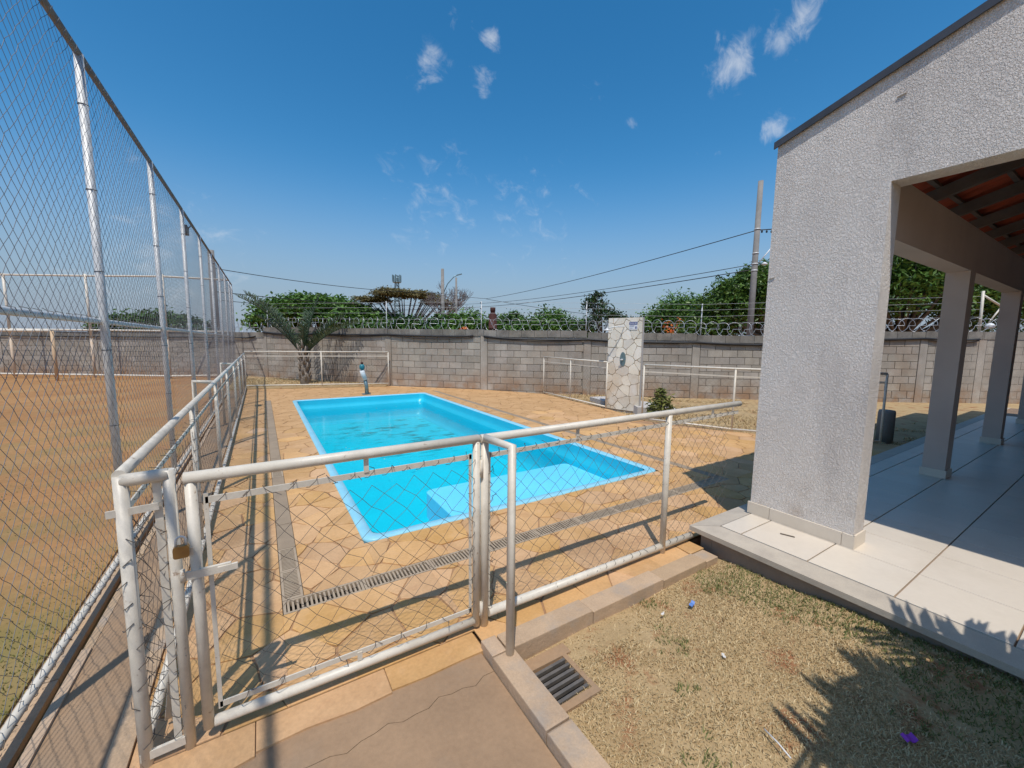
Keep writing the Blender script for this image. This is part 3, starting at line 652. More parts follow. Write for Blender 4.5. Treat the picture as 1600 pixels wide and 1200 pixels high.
s = MB(); s.bar((-.262,Yf-.012,.66),(-.13,Yf-.02,.665), .012, .03); s.bar((-.17,Yf-.024,.662),(-.11,Yf-.026,.664), .01, .022); s.tube([(-.27,Yf-.02,.645),(-.27,Yf-.02,.69)], .008, 8); s.build('slide_bolt', WHITE, gt)
s = MB(); s.bar((-.285,Yf-.03,.755),(-.235,Yf-.03,.755), .004, .028); s.build('hasp_tab', WHITE, gt)
pk = empty('padlock', 'small tarnished brass padlock hanging on the gate hasp', 'padlock', (-.262,Yf-.045,.745))
s = MB(); P = rrect(-.286,-.242,.748,.79,.008,3); V = [(x_,Yf-.056,z) for x_,z in P]+[(x_,Yf-.036,z) for x_,z in P]; k = len(P)
s.add(V, [tuple(range(k)), tuple(range(k,2*k))[::-1]]+[(i,(i+1)%k,k+(i+1)%k,k+i)[::-1] for i in range(k)]); s.build('lock_body', BRASS, pk)
s = MB(); s.tube([(-.278,Yf-.046,.788)]+[(-.264-.014*math.cos(a),Yf-.046,.806+.016*math.sin(a)) for a in np.linspace(0,PI,9)]+[(-.25,Yf-.046,.788)], .0038, 8); s.build('shackle', GALV, pk)
# right mesh panel from the hinge post to the building
rp = empty('front_fence_panel', 'white tubular fence panel with chain-link infill between gate and building', 'fence panel', (1.9,Yf,0))
s = MB(); s.tube([(.934,Yf,-.02),(.934,Yf,1.02)], RR, 14); s.build('hinge_post', WHITE, rp)
s = MB(); s.tube([(.91,Yf,1.01),(3.265,Yf,1.015)], RR, 14); s.build('top_rail', WHITE, rp)
s = MB(); s.tube([(.934,Yf,1.012),(.926,1.475,1.03),(.926,1.475,.02)], RR*.95, 14); s.build('return_post', WHITE, rp)
s = MB(); s.tube([(.96,Yf,.065),(2.72,Yf,.04)], .024, 12); s.build('bottom_rail', WHITE, rp)
s = MB(); s.tube([(2.375,Yf-.005,-.05),(2.375,Yf-.005,1.0)], .021, 12); s.build('post', WHITE, rp)
s = MB(); s.bar((.965,Yf+.004,.918),(3.26,Yf+.004,.945), .006, .024); s.build('infill_bar', WHITE, rp)
s = MB(); s.bar((.962,Yf+.004,.06),(.962,Yf+.004,.935), .016, .006, (0,1,0)); s.build('infill_bar', WHITE, rp)
for xx in (1.55,2.9): s = MB(); s.bar((xx,Yf,.93),(xx,Yf,1.0), .022, .007); s.build('spacer', WHITE, rp)
chain_link(rp, (.965,Yf+.008,.07), (1,0,0), 2.28, .855, .095, .095, .0011, .006, m=WIRE2)
ties(rp, [(x_,Yf+.004,.92+.01*x_) for x_ in np.arange(1.0,3.2,.08)]+[(x_,Yf,.06) for x_ in np.arange(1.0,2.7,.08)]+[(2.375,Yf,z) for z in np.arange(.15,.95,.075)]+[(.962,Yf,z) for z in np.arange(.12,.9,.08)], r=.0017)
# left long railing
def railing(name, label, pts, posts, h, zb, group=None, rr=.019, mesh=True, low=True, end_posts=True):
    t = empty(name, label, 'railing', (*pts[0], zb), group)
    def zat(i): return zb
    s = MB(); s.tube([(x_,y_,zb+h) for x_,y_ in pts], rr, 12); s.build('top_rail', WHITE, t)
    for x_, y_ in posts:
        s = MB(); s.tube([(x_,y_,zb-.06),(x_,y_,zb+h-.005)], rr*.85, 12); s.build('post', WHITE, t)
    for a, b in zip(pts[:-1], pts[1:]):
        s = MB(); s.bar((*a,zb+h-.13),(*b,zb+h-.13), .006, .024); s.build('upper_bar', WHITE, t)
        s = MB(); s.tube([(*a,zb+.05),(*b,zb+.05)], .018, 10); s.build('bottom_rail', WHITE, t)
        if mesh: chain_link(t, (*a,zb+.06), (b[0]-a[0],b[1]-a[1],0), math.hypot(b[0]-a[0],b[1]-a[1]), h-.2, .1, .1, .0010, .004, m=WIRE2)
    return t
lr = railing('pool_railing', 'long white railing with mesh running along the left side of the deck', [(-.413,1.752),(-.42,14.1)], [(-.42,y_) for y_ in (3.45,5.15,6.85,8.55,10.25,11.95,14.1)], 1.035, .012)
for y_ in (5.15,8.55):
    s = MB(); s.tube([(-.42,y_,1.035),(-.60,y_,1.05),(-.60,y_,-.05)], .02, 12); s.build('return_brace', WHITE, lr)
ties(lr, [(-.42,y_,.93) for y_ in np.arange(1.9,8,.11)]+[(-.42,3.45,z) for z in np.arange(.1,.9,.08)]+[(-.42,y_,.07) for y_ in np.arange(1.9,7,.11)], nrm=(1,0,0))
railing('pool_railing', 'white railing across the far end in front of the palm', [(-.42,14.1),(3.42,12.92)], [(1.55,13.49),(3.42,12.92)], 1.05, .045)
railing('pool_railing', 'short white railing on the deck edge left of the stone shower wall', [(6.78,9.16),(6.5,6.43)], [(6.78,9.16),(6.645,7.84),(6.5,6.43)], 1.05, .0)
railing('pool_railing', 'white railing along the deck edge right of the stone shower wall', [(6.17,5.14),(6.75,3.72),(7.9,2.1)], [(6.17,5.14),(6.75,3.72),(7.9,2.1)], 1.08, -.01)
s = empty('pool_railing', 'dark stub post in the shaded yard beyond the porch', 'post', (8.6,2.2,-.1)); s.name = 'stub_post'
WORLD_LOC[s.name] = Vector((8.6,2.2,-.1))
q = MB(); q.lathe((8.45,2.2,-.1), [(.11,0),(.11,.52),(.10,.56),(.02,.57)], 14); q.build('concrete_stub', POLEC, s)

# ------------------------------------------------------------------ tall mesh fence of the sports court
tf = empty('tall_mesh_fence', 'tall galvanised chain-link fence of the sports court at left', 'fence', (-.95,2,-.1))
fx = lambda y_: -.95+.005*(y_-2)
ft = lambda y_: 3.37+.012*(y_-4)
for y_ in (0.,2.,4.,6.,8.,10.,12.,14.,16.,18.,19.4):
    s = MB(); s.tube([(fx(y_),y_,-.12),(fx(y_),y_,ft(y_))], .0255, 12); s.build('post', GALV, tf)
    if 3 < y_ < 17: 
        V, F = sticks(*zip(*[((fx(y_)+.028*math.cos(a),y_+.028*math.sin(a),z),(fx(y_)+.028*math.cos(a+1),y_+.028*math.sin(a+1),z)) for z in np.arange(.3,3.3,.55) for a in range(6)]), .0035, 3); np_mesh('tie_wire', V, F, BLK, tf, 'stuff')
s = MB(); s.tube([(fx(y_),y_,ft(y_)) for y_ in np.linspace(-1.5,19.4,12)], .021, 10); s.build('top_cable', mat('dark_rail', (.13,.11,.10), (.2,.17,.15), 9, .7), tf)
s = MB(); s.tube([(fx(y_)-.03,y_,1.62-.004*y_) for y_ in np.linspace(-1.5,19.4,12)], .02, 10); s.build('middle_rail', GALV, tf)
s = MB(); s.tube([(fx(y_)+.03,y_,-.045) for y_ in np.linspace(-1.5,19.4,12)], .019, 10); s.build('bottom_rail', WHITE, tf)
chain_link(tf, (fx(-.6)+.035,-.6,-.04), (.005,1,0), 20.0, 3.42, .088, .088, .00125, .004, m=WIRE)
ties(tf, [(fx(y_)+.03,y_,-.045) for y_ in np.arange(1,9,.09)], nrm=(1,0,0), r=.002)
ties(tf, [(fx(y_)-.03,y_,1.62) for y_ in np.arange(1,9,.13)], nrm=(1,0,0), r=.0018)
fl = empty('floodlight', 'small black floodlight clamped to the top of the tall mesh fence', 'floodlight', (-.97,9.2,3.34))
s = MB(); s.box((-1.06,9.05,3.28),(-.98,9.28,3.42)); s.build('housing', BLK, fl)
s = MB(); s.box((-1.073,9.07,3.295),(-1.061,9.26,3.405)); s.build('lens', GLASS, fl)
s = MB(); s.bar((-.98,9.17,3.38),(-.935,9.17,3.44), .03, .01); s.build('bracket', BLK, fl)
# fence at the far end of the court and the goal
cfp = [(-13.0,26.6),(-10.6,25.1),(-8.15,23.4),(-5.5,21.7),(-3.0,19.95),(-.95,19.45)]
cf_ = empty('court_end_fence', 'white framed mesh fence across the far end of the dirt court', 'fence', (-5.5,21.7,-.1))
for i, (x_, y_) in enumerate(cfp[:-1]):
    s = MB(); s.tube([(x_,y_,-.2),(x_,y_,1.4)], .045, 10); s.build('post_base', mat('dusty_post', (.55,.40,.26), (.6,.5,.4), 5, .7) if i == 0 else bpy.data.materials['dusty_post'], cf_)
    s = MB(); s.tube([(x_,y_,1.4),(x_,y_,3.82)], .043, 10); s.build('post', WHITE, cf_)
for z in (3.8,1.72,.0):
    s = MB(); s.tube([(x_,y_,z-(.015*i if z > 3 else 0)) for i, (x_,y_) in enumerate(cfp)], .035, 8); s.build('rail', WHITE, cf_)
for a, b in zip(cfp[:-1], cfp[1:]): chain_link(cf_, (*a,.02), (b[0]-a[0],b[1]-a[1],0), math.hypot(b[0]-a[0],b[1]-a[1]), 3.7, .16, .16, .0016, .004)
gl = empty('football_goal', 'tan painted goal frame at the far end of the court', 'goal', (-6.2,20.6,-.15))
TAN = mat('tan_paint', (.60,.42,.25), (.52,.36,.22), 5, .6)
s = MB(); s.tube([(-6.2,20.62,-.15),(-6.2,20.62,1.66)], .05, 10); s.build('upright', TAN, gl)
s = MB(); s.tube([(-9.0,22.4,-.15),(-9.0,22.4,1.66)], .05, 10); s.build('upright', TAN, gl)
s = MB(); s.tube([(-6.2,20.62,1.66),(-9.0,22.4,1.66)], .05, 10); s.build('crossbar', WHITE, gl)

# ------------------------------------------------------------------ block boundary walls
NODES = [(-15.75,29.4),(-12.42,27.33),(-9.08,25.24),(-5.73,23.15),(-2.35,20.8),(.19,17.57),(1.78,15.28),(3.52,13.13),(5.75,10.8),(8.04,8.77),(10.29,6.84),(12.67,5.11),(15.14,3.4),(16.46,2.57),(18.95,1.02)]
TOPS = [1.66,1.66,1.67,1.68,1.70,1.88,1.84,1.82,1.80,1.75,1.70,1.85,1.87,1.87]
block_meshes = {}
def block_mesh(w, h, d):
    k = (round(w,2), round(h,2))
    if k not in block_meshes:
        s = MB(); e = .004
        P = [(-w/2+e,-h/2+e),(w/2-e,-h/2+e),(w/2-e,h/2-e),(-w/2+e,h/2-e)]; Q = [(-w/2,-h/2),(w/2,-h/2),(w/2,h/2),(-w/2,h/2)]
        V = [(x_,-d/2,z) for x_,z in P]+[(x_,-d/2+e,z) for x_,z in Q]+[(x_,d/2,z) for x_,z in Q]
        F = [(0,1,2,3)]+[(i,4+i,4+(i+1)%4,(i+1)%4) for i in range(4)]+[(4+i,8+i,8+(i+1)%4,4+(i+1)%4) for i in range(4)]+[(11,10,9,8)]
        s.add(V, F); me = bpy.data.meshes.new('block'); me.from_pydata(s.v, [], s.f); me.materials.append(BLOCK); me.update(); block_meshes[k] = me
    return block_meshes[k]
cope_meshes = {}
def wall_run(label, i0, i1, parts_limit=300):
    t = empty('block_wall', label, 'wall', (*NODES[i0],-.3), 'concrete block boundary walls')
    T = wl(t); core = MB(); cnt = 0; rest = MB(); sel = []
    for i in range(i0, i1):
        a = Vector(NODES[i]); b = Vector(NODES[i+1]); d = (b-a); L_ = d.length; d.normalize(); nr = Vector((d.y,-d.x)); rz = math.atan2(d.y, d.x)
        top = TOPS[i]; zc = top-.20
        # front face is toward the deck (nr points that way: -90 from travel)
        core_d = .052; P = [a+nr*core_d, b+nr*core_d, b-nr*core_d, a-nr*core_d]; core.prism([tuple(p) for p in P], -.4, zc)
        # pilaster at the start
        s = MB(); p0 = a-d*.10; p1 = a+d*.10
        P = [p0+nr*.077, p1+nr*.077, p1-nr*.09, p0-nr*.09]; s.prism([tuple(p) for p in P], -.4, zc+.02, 0); s.build('pilaster', BLOCK, t)
        s0, s1 = .118, L_-.108
        nrow = 10
        for r in range(nrow):
            z = zc-.2*(r+.5)
            if z < -.38: break
            x_ = s0-(.2 if r % 2 else 0)
            while x_ < s1-.03:
                e0 = max(x_, s0); e1 = min(x_+.39, s1)
                if e1-e0 > .05: sel.append((i, e0, e1, z, a, d, nr, rz))
                x_ += .4
        # coping blocks
        x_ = 0.
        while x_ < L_-.02:
            e1 = min(x_+.38, L_); w = e1-x_-.008
            if w > .03:
                k = round(w,2)
                if k not in cope_meshes:
                    m = MB(); m.box((-w/2,-.088,-.1),(w/2,.088,.1)); me = bpy.data.meshes.new('coping_block'); me.from_pydata(m.v, [], m.f); me.materials.append(COPING); cope_meshes[k] = me
                c = a+d*((x_+e1)/2); o = link('coping_block', cope_meshes[k], t, loc=(c.x,c.y,top-.098+random.uniform(-.004,.004))); o.rotation_euler = (0,0,rz)
            x_ = e1
    sel.sort(key=lambda q: (q[4]+q[5]*q[1]).length)
    for k, (i, e0, e1, z, a, d, nr, rz) in enumerate(sel):
        c = a+d*((e0+e1)/2)+nr*random.uniform(-.002,.003); w = e1-e0-.003
        if k < parts_limit:
            o = link('block', block_mesh(w,.187,.14), t, loc=(c.x,c.y,z)); o.rotation_euler = (random.uniform(-.004,.004),0,rz)
        else:
            P = [a+d*e0+nr*.07, a+d*e1+nr*.07, a+d*e1-nr*.07, a+d*e0-nr*.07]; rest.prism([tuple(p) for p in P], z-.096, z+.096)
    core.build('mortar_core', MORTAR, t)
    if rest.v: rest.build('block_field', BLOCK, t, kind='stuff')
    return t
wall_run('lower stretch of grey block wall behind the court mesh fence', 0, 5, 300)
wall_run('stretch of grey block wall behind the palm and far railing', 5, 8, 300)
wall_run('long grey block wall from behind the pool to beyond the porch', 8, 14, 300)

# cables sagging along the wall top
def offs(i, k=.1):
    a = Vector(NODES[i]); b = Vector(NODES[min(i+1,len(NODES)-1)]) if i < len(NODES)-1 else Vector(NODES[i])*2-Vector(NODES[i-1]); d = (b-a).normalized(); return Vector((d.y,-d.x))*k
def cable(label, idx, dz, sag, r):
    P = []
    for i, j in zip(idx[:-1], idx[1:]):
        a = Vector(NODES[i]); b = Vector(NODES[j]); za = TOPS[i]+dz; zb = TOPS[min(j,len(TOPS)-1)]+dz; n_ = 10; sg = sag*random.uniform(.6,1.4)
        for k in range(n_):
            f = k/n_; p = a.lerp(b,f)+offs(i,.118); P.append((p.x,p.y,za+(zb-za)*(f if abs(za-zb) < .1 else max(0,(f-.85)/.15))-sg*4*f*(1-f)+random.uniform(-.003,.003)))
    s = MB(); s.tube(P, r, 7); o = s.build('wall_cable', CABLE); setp(o, label, 'cable', 'black cables clipped along the wall top')
cable('thick black conduit along the lower court wall top', [0,1,2,3,4,5], -.20, .02, .022)
cable('thick black conduit along the wall top behind the palm', [5,6,7,8], -.17, .04, .03)
cable('thin black cable just under the conduit behind the palm', [5,6,7,8], -.20, .06, .014)
cable('thick black conduit along the long wall top', [8,9,10,11,12,13], -.19, .04, .028)
cable('thin black cable just under the conduit of the long wall', [8,9,10,11,12,13], -.215, .06, .014)

# razor wire coils
def razor(label, i0, i1, gap=.27):
    A = []; B = []; Pt = []
    ph = 0.
    for i in range(i0, i1):
        a = Vector(NODES[i]); b = Vector(NODES[i+1]); d = b-a; L_ = d.length; d.normalize(); nr = Vector((d.y,-d.x)); n_ = int(L_/gap)
        for k in range(n_):
            c = a+d*(k+.5)*L_/n_; rad = .19+random.uniform(-.012,.012); tw = random.uniform(-.25,.25)+(.55 if k % 2 else -.55); zc = TOPS[i]+.17+random.uniform(-.015,.015)
            ax = (d*math.sin(tw)+nr*math.cos(tw))   # horizontal axis inside the loop plane
            dirv = d*math.cos(tw)-nr*math.sin(tw)
            # loop plane spanned by 'dirv' (mostly along the wall tilt) and up, so that it reads as an open ring from the deck
            hx = nr*math.cos(1.05+tw*.5)+d*math.sin(1.05+tw*.5)
            m = 18
            q = [(c.x+hx.x*rad*math.cos(t)+d.x*.05*(t/6.28-.5)*2, c.y+hx.y*rad*math.cos(t)+d.y*.05*(t/6.28-.5)*2, zc+rad*math.sin(t)) for t in np.linspace(0,2*PI,m)]
            if Pt: A.append(Pt[-1]); B.append(q[0])
            A += q[:-1]; B += q[1:]; Pt = q
    V, F = sticks(A, B, .0062, 4); o = np_mesh('razor_wire', V, F, RAZOR); setp(o, label, 'razor wire', 'razor wire coils on the wall tops')
razor('silver razor wire coil on the lower court wall', 1, 5, .3)
razor('silver razor wire coil on the wall behind the palm', 5, 8)
razor('silver razor wire coil on the long wall behind the shower', 8, 14)

# electric fence posts and wires
EP = [((.26,17.5),1.9,2.62,'thin electric fence post at the step of the wall'), ((3.46,13.17),1.82,2.70,'thin white electric fence post behind the far railing end'), ((5.67,10.86),1.8,2.65,'thin electric fence post beside the rusty chimney'),
      ((8.0,8.81),1.75,2.64,'thin electric fence post left of the stone shower wall'), ((10.35,6.75),1.70,2.56,'thin grey electric fence post right of the stone shower wall')]
for (x_, y_), z0, z1, lab in EP:
    t = empty('electric_fence_post', lab, 'post', (x_,y_,z0), 'electric fence posts on the wall')
    s = MB(); s.tube([(x_,y_,z0-.15),(x_,y_,z1)], .015, 8); s.build('rod', GALV, t)
    for z in np.linspace(z0+.3, z1-.04, 4):
        s = MB(); s.tube([(x_-.02,y_-.012,z),(x_-.05,y_-.03,z)], .014, 7); s.build('insulator', BLK, t)
s = empty('electric_fence_post', 'white angled electric fence bracket at the wall corner seen through the porch', 'post', (16.4,2.6,1.9), 'electric fence posts on the wall')
q = MB(); q.tube([(16.43,2.6,1.75),(16.4,2.62,2.95)], .03, 10); q.build('rod', WHITE, s)
q = MB(); q.tube([(16.4,2.62,2.85),(16.85,2.33,2.55)], .026, 8); q.tube([(16.85,2.33,2.55),(16.6,2.48,2.12)], .018, 8); q.build('arm', WHITE, s)
q = MB(); q.lathe((16.6,2.45,1.98), [(.02,-.02),(.09,.0),(.10,.05),(.06,.11),(.01,.13)], 14); q.build('siren_dome', WPLAST, s)
for k, z in enumerate((.32,.52,.7,.86)):
    P = [Vector((x_,y_,z0+z*.98)) for (x_,y_),z0,z1,l in EP]+[Vector((16.4,2.62,1.95+z))]
    s = MB()
    for a, b in zip(P[:-1], P[1:]): s.tube([a, b], .003, 4)
    o = s.build('electric_wire', GALV); setp(o, ['lowest','second lowest','second highest','topmost'][k]+' of the four electric wires strung above the razor wire', 'wire', 'electric fence wires')

# ------------------------------------------------------------------ stone shower wall
A0 = Vector((6.63,6.56)); B0 = Vector((6.85,5.80)); du = (B0-A0).normalized(); nu = Vector((-abs(du.y),du.x)) ; nu = Vector((du.y,-du.x)); WW = (B0-A0).length; HT = 2.02
sw = empty('shower_wall', 'freestanding pale stone-clad shower wall on the deck edge', 'shower wall', (6.36,5.8,0))
if nu.x > 0: nu = -nu
def P3(u_, z, off=0.): p = A0+du*u_+nu*off; return (p.x,p.y,z)
def slab3(poly, o0, o1):
    """polygon in wall coordinates (u,z) extruded from o0 to o1 along the wall normal"""
    s = MB(); n_ = len(poly); V = [P3(u_,z,o0) for u_,z in poly]+[P3(u_,z,o1) for u_,z in poly]
    s.add(V, [tuple(range(n_))[::-1], tuple(range(n_,2*n_))]+[(i,(i+1)%n_,n_+(i+1)%n_,n_+i) for i in range(n_)]); return s
slab3([(0,-.15),(WW,-.15),(WW,HT),(0,HT)], -.085, -.01).build('masonry_core', PLAST, sw)
slab3([(.005,-.02),(WW-.005,-.02),(WW-.005,HT-.005),(.005,HT-.005)], -.01, 0).build('joint_bed', CLADG, sw)
pts = scatter(-.3, WW+.3, -.3, HT+.3, .225, .42)
for c in voronoi(pts, .015, .9):
    if len(c) < 3: continue
    q = clip_convex(subdiv_poly(c,.012), [(.004,0),(WW-.004,0),(WW-.004,HT-.004),(.004,HT-.004)])
    if len(q) >= 3 and area(q) > .002: slab3(q, -.002, .008+random.uniform(0,.007)).build('cladding_stone', WALLST, sw)
sg = empty('shower_sign', 'small blue and white notice on the upper corner of the shower wall', 'sign', P3(.6,1.85,.02))
slab3([(.50,1.76),(.69,1.76),(.69,1.93),(.50,1.93)], .016, .022).build('plate', SIGNW, sg)
slab3([(.504,1.868),(.686,1.868),(.686,1.926),(.504,1.926)], .022, .024).build('blue_band', BLUE, sg)
for z in (1.902,1.884):
    for u0, u1 in ((.52,.56),(.57,.61),(.62,.67)): slab3([(u0,z),(u1,z),(u1,z+.008),(u0,z+.008)], .024, .0248).build('lettering', SIGNW, sg)
for z, u1 in ((1.845,.62),(1.825,.61),(1.79,.58)): slab3([(.515,z),(u1,z),(u1,z+.006),(.515,z+.006)], .022, .0228).build('lettering', BLUE, sg)
slab3([(.64,1.78),(.672,1.78),(.668,1.83),(.644,1.83)], .022, .0232).build('pictogram', BLUE, sg)
sh_ = empty('shower_fixture', 'steel shower arm and rose projecting from the shower wall', 'shower', P3(.38,1.78,.02))
s = MB(); s.tube([P3(.38,1.82,.0),P3(.36,1.825,.12),P3(.24,1.815,.24),P3(.14,1.78,.30)], .012, 8); s.build('arm', GALV, sh_)
s = MB(); c = Vector(P3(.13,1.75,.30)); s.lathe(c, [(.02,.05),(.03,.02),(.10,.0),(.10,-.012),(.01,-.014)], 16); s.build('rose', GALV, sh_)
rc = empty('shower_valve', 'grey shower valve recess in the middle of the shower wall', 'valve', P3(.38,1.1,.02))
P = [(.38+.07*math.cos(t),1.12+.16*math.sin(t)) for t in np.linspace(0,2*PI,15)[:-1]]; slab3(P, .012, .018).build('back_plate', STEELG, rc)
s = MB(); s.tube([P3(.37,1.11,.018),P3(.37,1.11,.07)], .02, 10); s.tube([P3(.33,1.11,.07),P3(.41,1.11,.07)], .009, 8); s.build('handle', GALV, rc)

# ------------------------------------------------------------------ pool waterfall spout
wf_ = empty('pool_spout', 'teal and white pool water spout post at the far pool edge', 'water spout', (2.38,11.3,0))
s = MB(); s.box((2.28,11.2,.0),(2.48,11.4,.02)); s.build('base_plate', STEELG, wf_)
s = MB(); s.tube([(2.40,11.3,.02),(2.39,11.3,.22),(2.36,11.3,.40)], [.055,.05,.05], 12); s.build('lower_pipe', STEELG, wf_)
s = MB(); s.tube([(2.36,11.3,.40),(2.31,11.29,.55),(2.28,11.28,.66)], [.066,.064,.06], 12); s.build('white_sleeve', WPLAST, wf_)
s = MB(); s.lathe((2.285,11.28,.66), [(.03,0),(.04,.02),(.065,.04),(.07,.10),(.055,.15),(.02,.165)], 14); s.build('teal_cap', TEAL, wf_)
s = MB(); s.lathe((2.285,11.28,.82), [(.012,0),(.035,.02),(.035,.05),(.01,.065)], 10); s.build('knob', RUST, wf_)

# ------------------------------------------------------------------ porch building
FZ = .15
bl = empty('porch_building', 'pale stucco building with gable wall, columns and open tiled porch', 'building', (3.35,1.3,0))
# floor slab, sill, tiles
s = MB(); s.box((2.83,-6,-.3),(14,1.60,FZ-.012)); s.build('floor_slab', TGROUT, bl)
s = MB(); s.box((2.745,-6,-.3),(2.829,1.60,.075)); s.box((2.745,1.602,-.3),(14,1.685,.075)); s.build('plinth', mat('plinth_render', (.34,.25,.18), (.27,.20,.15), 4, .95, .3, 40), bl)
sx0, sx1, sy0, sy1 = 2.70, 2.833, 1.597, 1.755
s = MB(); zt = FZ-.004; zo = FZ-.03
s.add([(sx0,-6,zo-.035),(sx0,sy1,zo-.035),(sx0,sy1,zo),(sx0,-6,zo),(sx1,-6,zt),(sx1,sy0,zt),(sx1,-6,zo-.035),(sx1,sy0,zo-.035)],
      [(0,3,2,1),(3,4,5,2),(0,1,7,6),(0,6,4,3)]); s.build('edge_sill', SILL, bl)
s = MB(); s.add([(sx0,sy1,zo-.034),(14,sy1,zo-.034),(14,sy1,zo+.001),(sx0,sy1,zo+.001),(sx1,sy0,zt+.001),(14,sy0,zt+.001),(sx1,sy0,zo-.034),(14,sy0,zo-.034)],
      [(1,0,3,2),(2,3,4,5),(0,1,7,6)]); s.build('edge_sill', SILL, bl)
tw = .41
ys = [1.595]; y_ = 1.445
while y_ > -1.4: ys.append(y_); y_ -= tw
xs = [2.838, 3.25]
while xs[-1] < 12: xs.append(xs[-1]+tw)
tmesh = {}
for i in range(len(xs)-1):
    for j in range(len(ys)-1):
        if xs[i] > 8 and ys[j] < .6: continue
        x0, x1, y1, y0 = xs[i], xs[i+1], ys[j], ys[j+1]; k = (round(x1-x0,3), round(y1-y0,3))
        if k not in tmesh:
            m = MB(); w, h = (x1-x0)/2-.0025, (y1-y0)/2-.004; m.prism([(-w,-h),(w,-h),(w,h),(-w,h)], -.012, 0, .002); me = bpy.data.meshes.new('floor_tile'); me.from_pydata(m.v, [], m.f); me.materials.append(TILE); tmesh[k] = me
        link('floor_tile', tmesh[k], bl, loc=((x0+x1)/2,(y0+y1)/2,FZ))
# gable wall: end pier + lintel with sloped top
RS = .31
rz_ = lambda y_: 2.94+RS*(1.61-y_)
X0, X1 = 3.27, 3.44
def yz_slab(poly, x0, x1):
    s = MB(); n_ = len(poly); V = [(x0,y_,z) for y_,z in poly]+[(x1,y_,z) for y_,z in poly]
    s.add(V, [tuple(range(n_)), tuple(range(n_,2*n_))[::-1]]+[(i,n_+i,n_+(i+1)%n_,(i+1)%n_) for i in range(n_)]); return s
g_ = yz_slab([(.95,FZ),(1.61,FZ),(1.61,rz_(1.61)),(-4.4,rz_(-4.4)),(-4.4,FZ),(-2.9,FZ),(-2.9,2.48),(.95,2.48)], X0, X1); g_.build('gable_wall', STUCCO, bl)
for fy, fz in ((0.945,2.953),(1.583,1.979)):   # small flakes of render lifting off the wall
    s = MB(); s.add([(3.268,fy+.022,fz-.003),(3.268,fy-.02,fz+.006),(3.262,fy-.026,fz+.011),(3.261,fy+.0,fz+.006),(3.263,fy+.02,fz+.003)], [(0,1,2,3,4)]); s.add([(3.27,fy+.022,fz-.005),(3.27,fy-.02,fz+.004),(3.264,fy-.026,fz+.009),(3.263,fy,fz+.004)], [(3,2,1,0)]); s.build('render_flake', STUCCO, bl)
# skirting tiles round the pier
for (a, b) in (((X0-.013,.94,),(X0-.001,1.005)),((X0-.013,1.008),(X0-.001,1.46)),((X0-.013,1.463),(X0-.001,1.625))):
    s = MB(); s.box((a[0],a[1],FZ+.001),(b[0],b[1],FZ+.092)); s.build('skirting_tile', TILE, bl)
s = MB(); s.box((X0-.012,.938,FZ+.001),(X1+.012,.949,FZ+.092)); s.build('skirting_tile', TILE, bl)
s = MB(); s.box((X0,1.611,FZ+.001),(X1,1.622,FZ+.092)); s.build('skirting_tile', TILE, bl)
# inner columns, beams
for cx in (5.84,8.54,11.24):
    s = MB(); s.box((cx,1.03,FZ),(cx+.20,1.20,2.24)); s.build('column', PLASTIN, bl)
    s = MB(); s.box((cx-.012,1.018,FZ+.001),(cx-.001,1.212,FZ+.082)); s.build('skirting_tile', TILE, bl)
    s = MB(); s.box((cx,1.018,FZ+.001),(cx+.212,1.029,FZ+.082)); s.build('skirting_tile', TILE, bl)
s = MB(); s.box((X1+.001,1.032,2.22),(13.8,1.198,2.62)); s.build('beam', PLASTIN, bl)
s = MB(); s.box((11.26,-6,FZ),(11.42,1.02,3.4)); s.build('end_wall', PLASTIN, bl)
s = MB(); s.box((X1,-4.4,FZ),(11.25,-4.25,4.7)); s.build('back_wall', PLASTIN, bl)
# roof: rafters, battens, tiles, flashing
for k in range(10):
    xx = X1+.38+k*.82; s = MB(); s.add([(xx,1.66,rz_(1.66)-.20),(xx+.06,1.66,rz_(1.66)-.20),(xx+.06,-4.2,rz_(-4.2)-.20),(xx,-4.2,rz_(-4.2)-.20),(xx,1.66,rz_(1.66)-.09),(xx+.06,1.66,rz_(1.66)-.09),(xx+.06,-4.2,rz_(-4.2)-.09),(xx,-4.2,rz_(-4.2)-.09)],
        [(0,1,2,3),(7,6,5,4),(0,4,5,1),(1,5,6,2),(2,6,7,3),(3,7,4,0)]); s.build('rafter', WOODD, bl)
for k in range(16):
    yy = 1.6-k*.36; s = MB(); z = rz_(yy)-.07; s.bar((X1+.02,yy,z),(11.9,yy,z), .04, .03); s.build('batten', WOODD, bl)
V = []; F = []; nx_ = 160; ny_ = 24
xs_ = np.linspace(X1+.02,12,nx_); ys_ = np.linspace(1.70,-4.5,ny_)
for yy in ys_:
    for i, xx in enumerate(xs_): V.append((xx,yy,rz_(yy)-.045+.022*math.sin(xx*2*PI/.21)+.012*((yy*2.6) % 1)))
for j in range(ny_-1):
    for i in range(nx_-1): a = j*nx_+i; F.append((a,a+1,a+nx_+1,a+nx_))
np_mesh('roof_tiles', np.array(V), np.array(F), CLAY, bl, 'stuff', smooth=True)
s = yz_slab([(1.628,rz_(1.628)+.004),(1.628,rz_(1.628)+.02),(-4.5,rz_(-4.5)+.02),(-4.5,rz_(-4.5)+.004)], X0-.024, X1+.06); s.build('rake_flashing', FLASH, bl)
s = yz_slab([(1.628,rz_(1.628)-.026),(1.628,rz_(1.628)+.004),(-4.5,rz_(-4.5)+.004),(-4.5,rz_(-4.5)-.026)], X0-.024, X0-.013); s.build('flashing_lip', FLASH, bl)

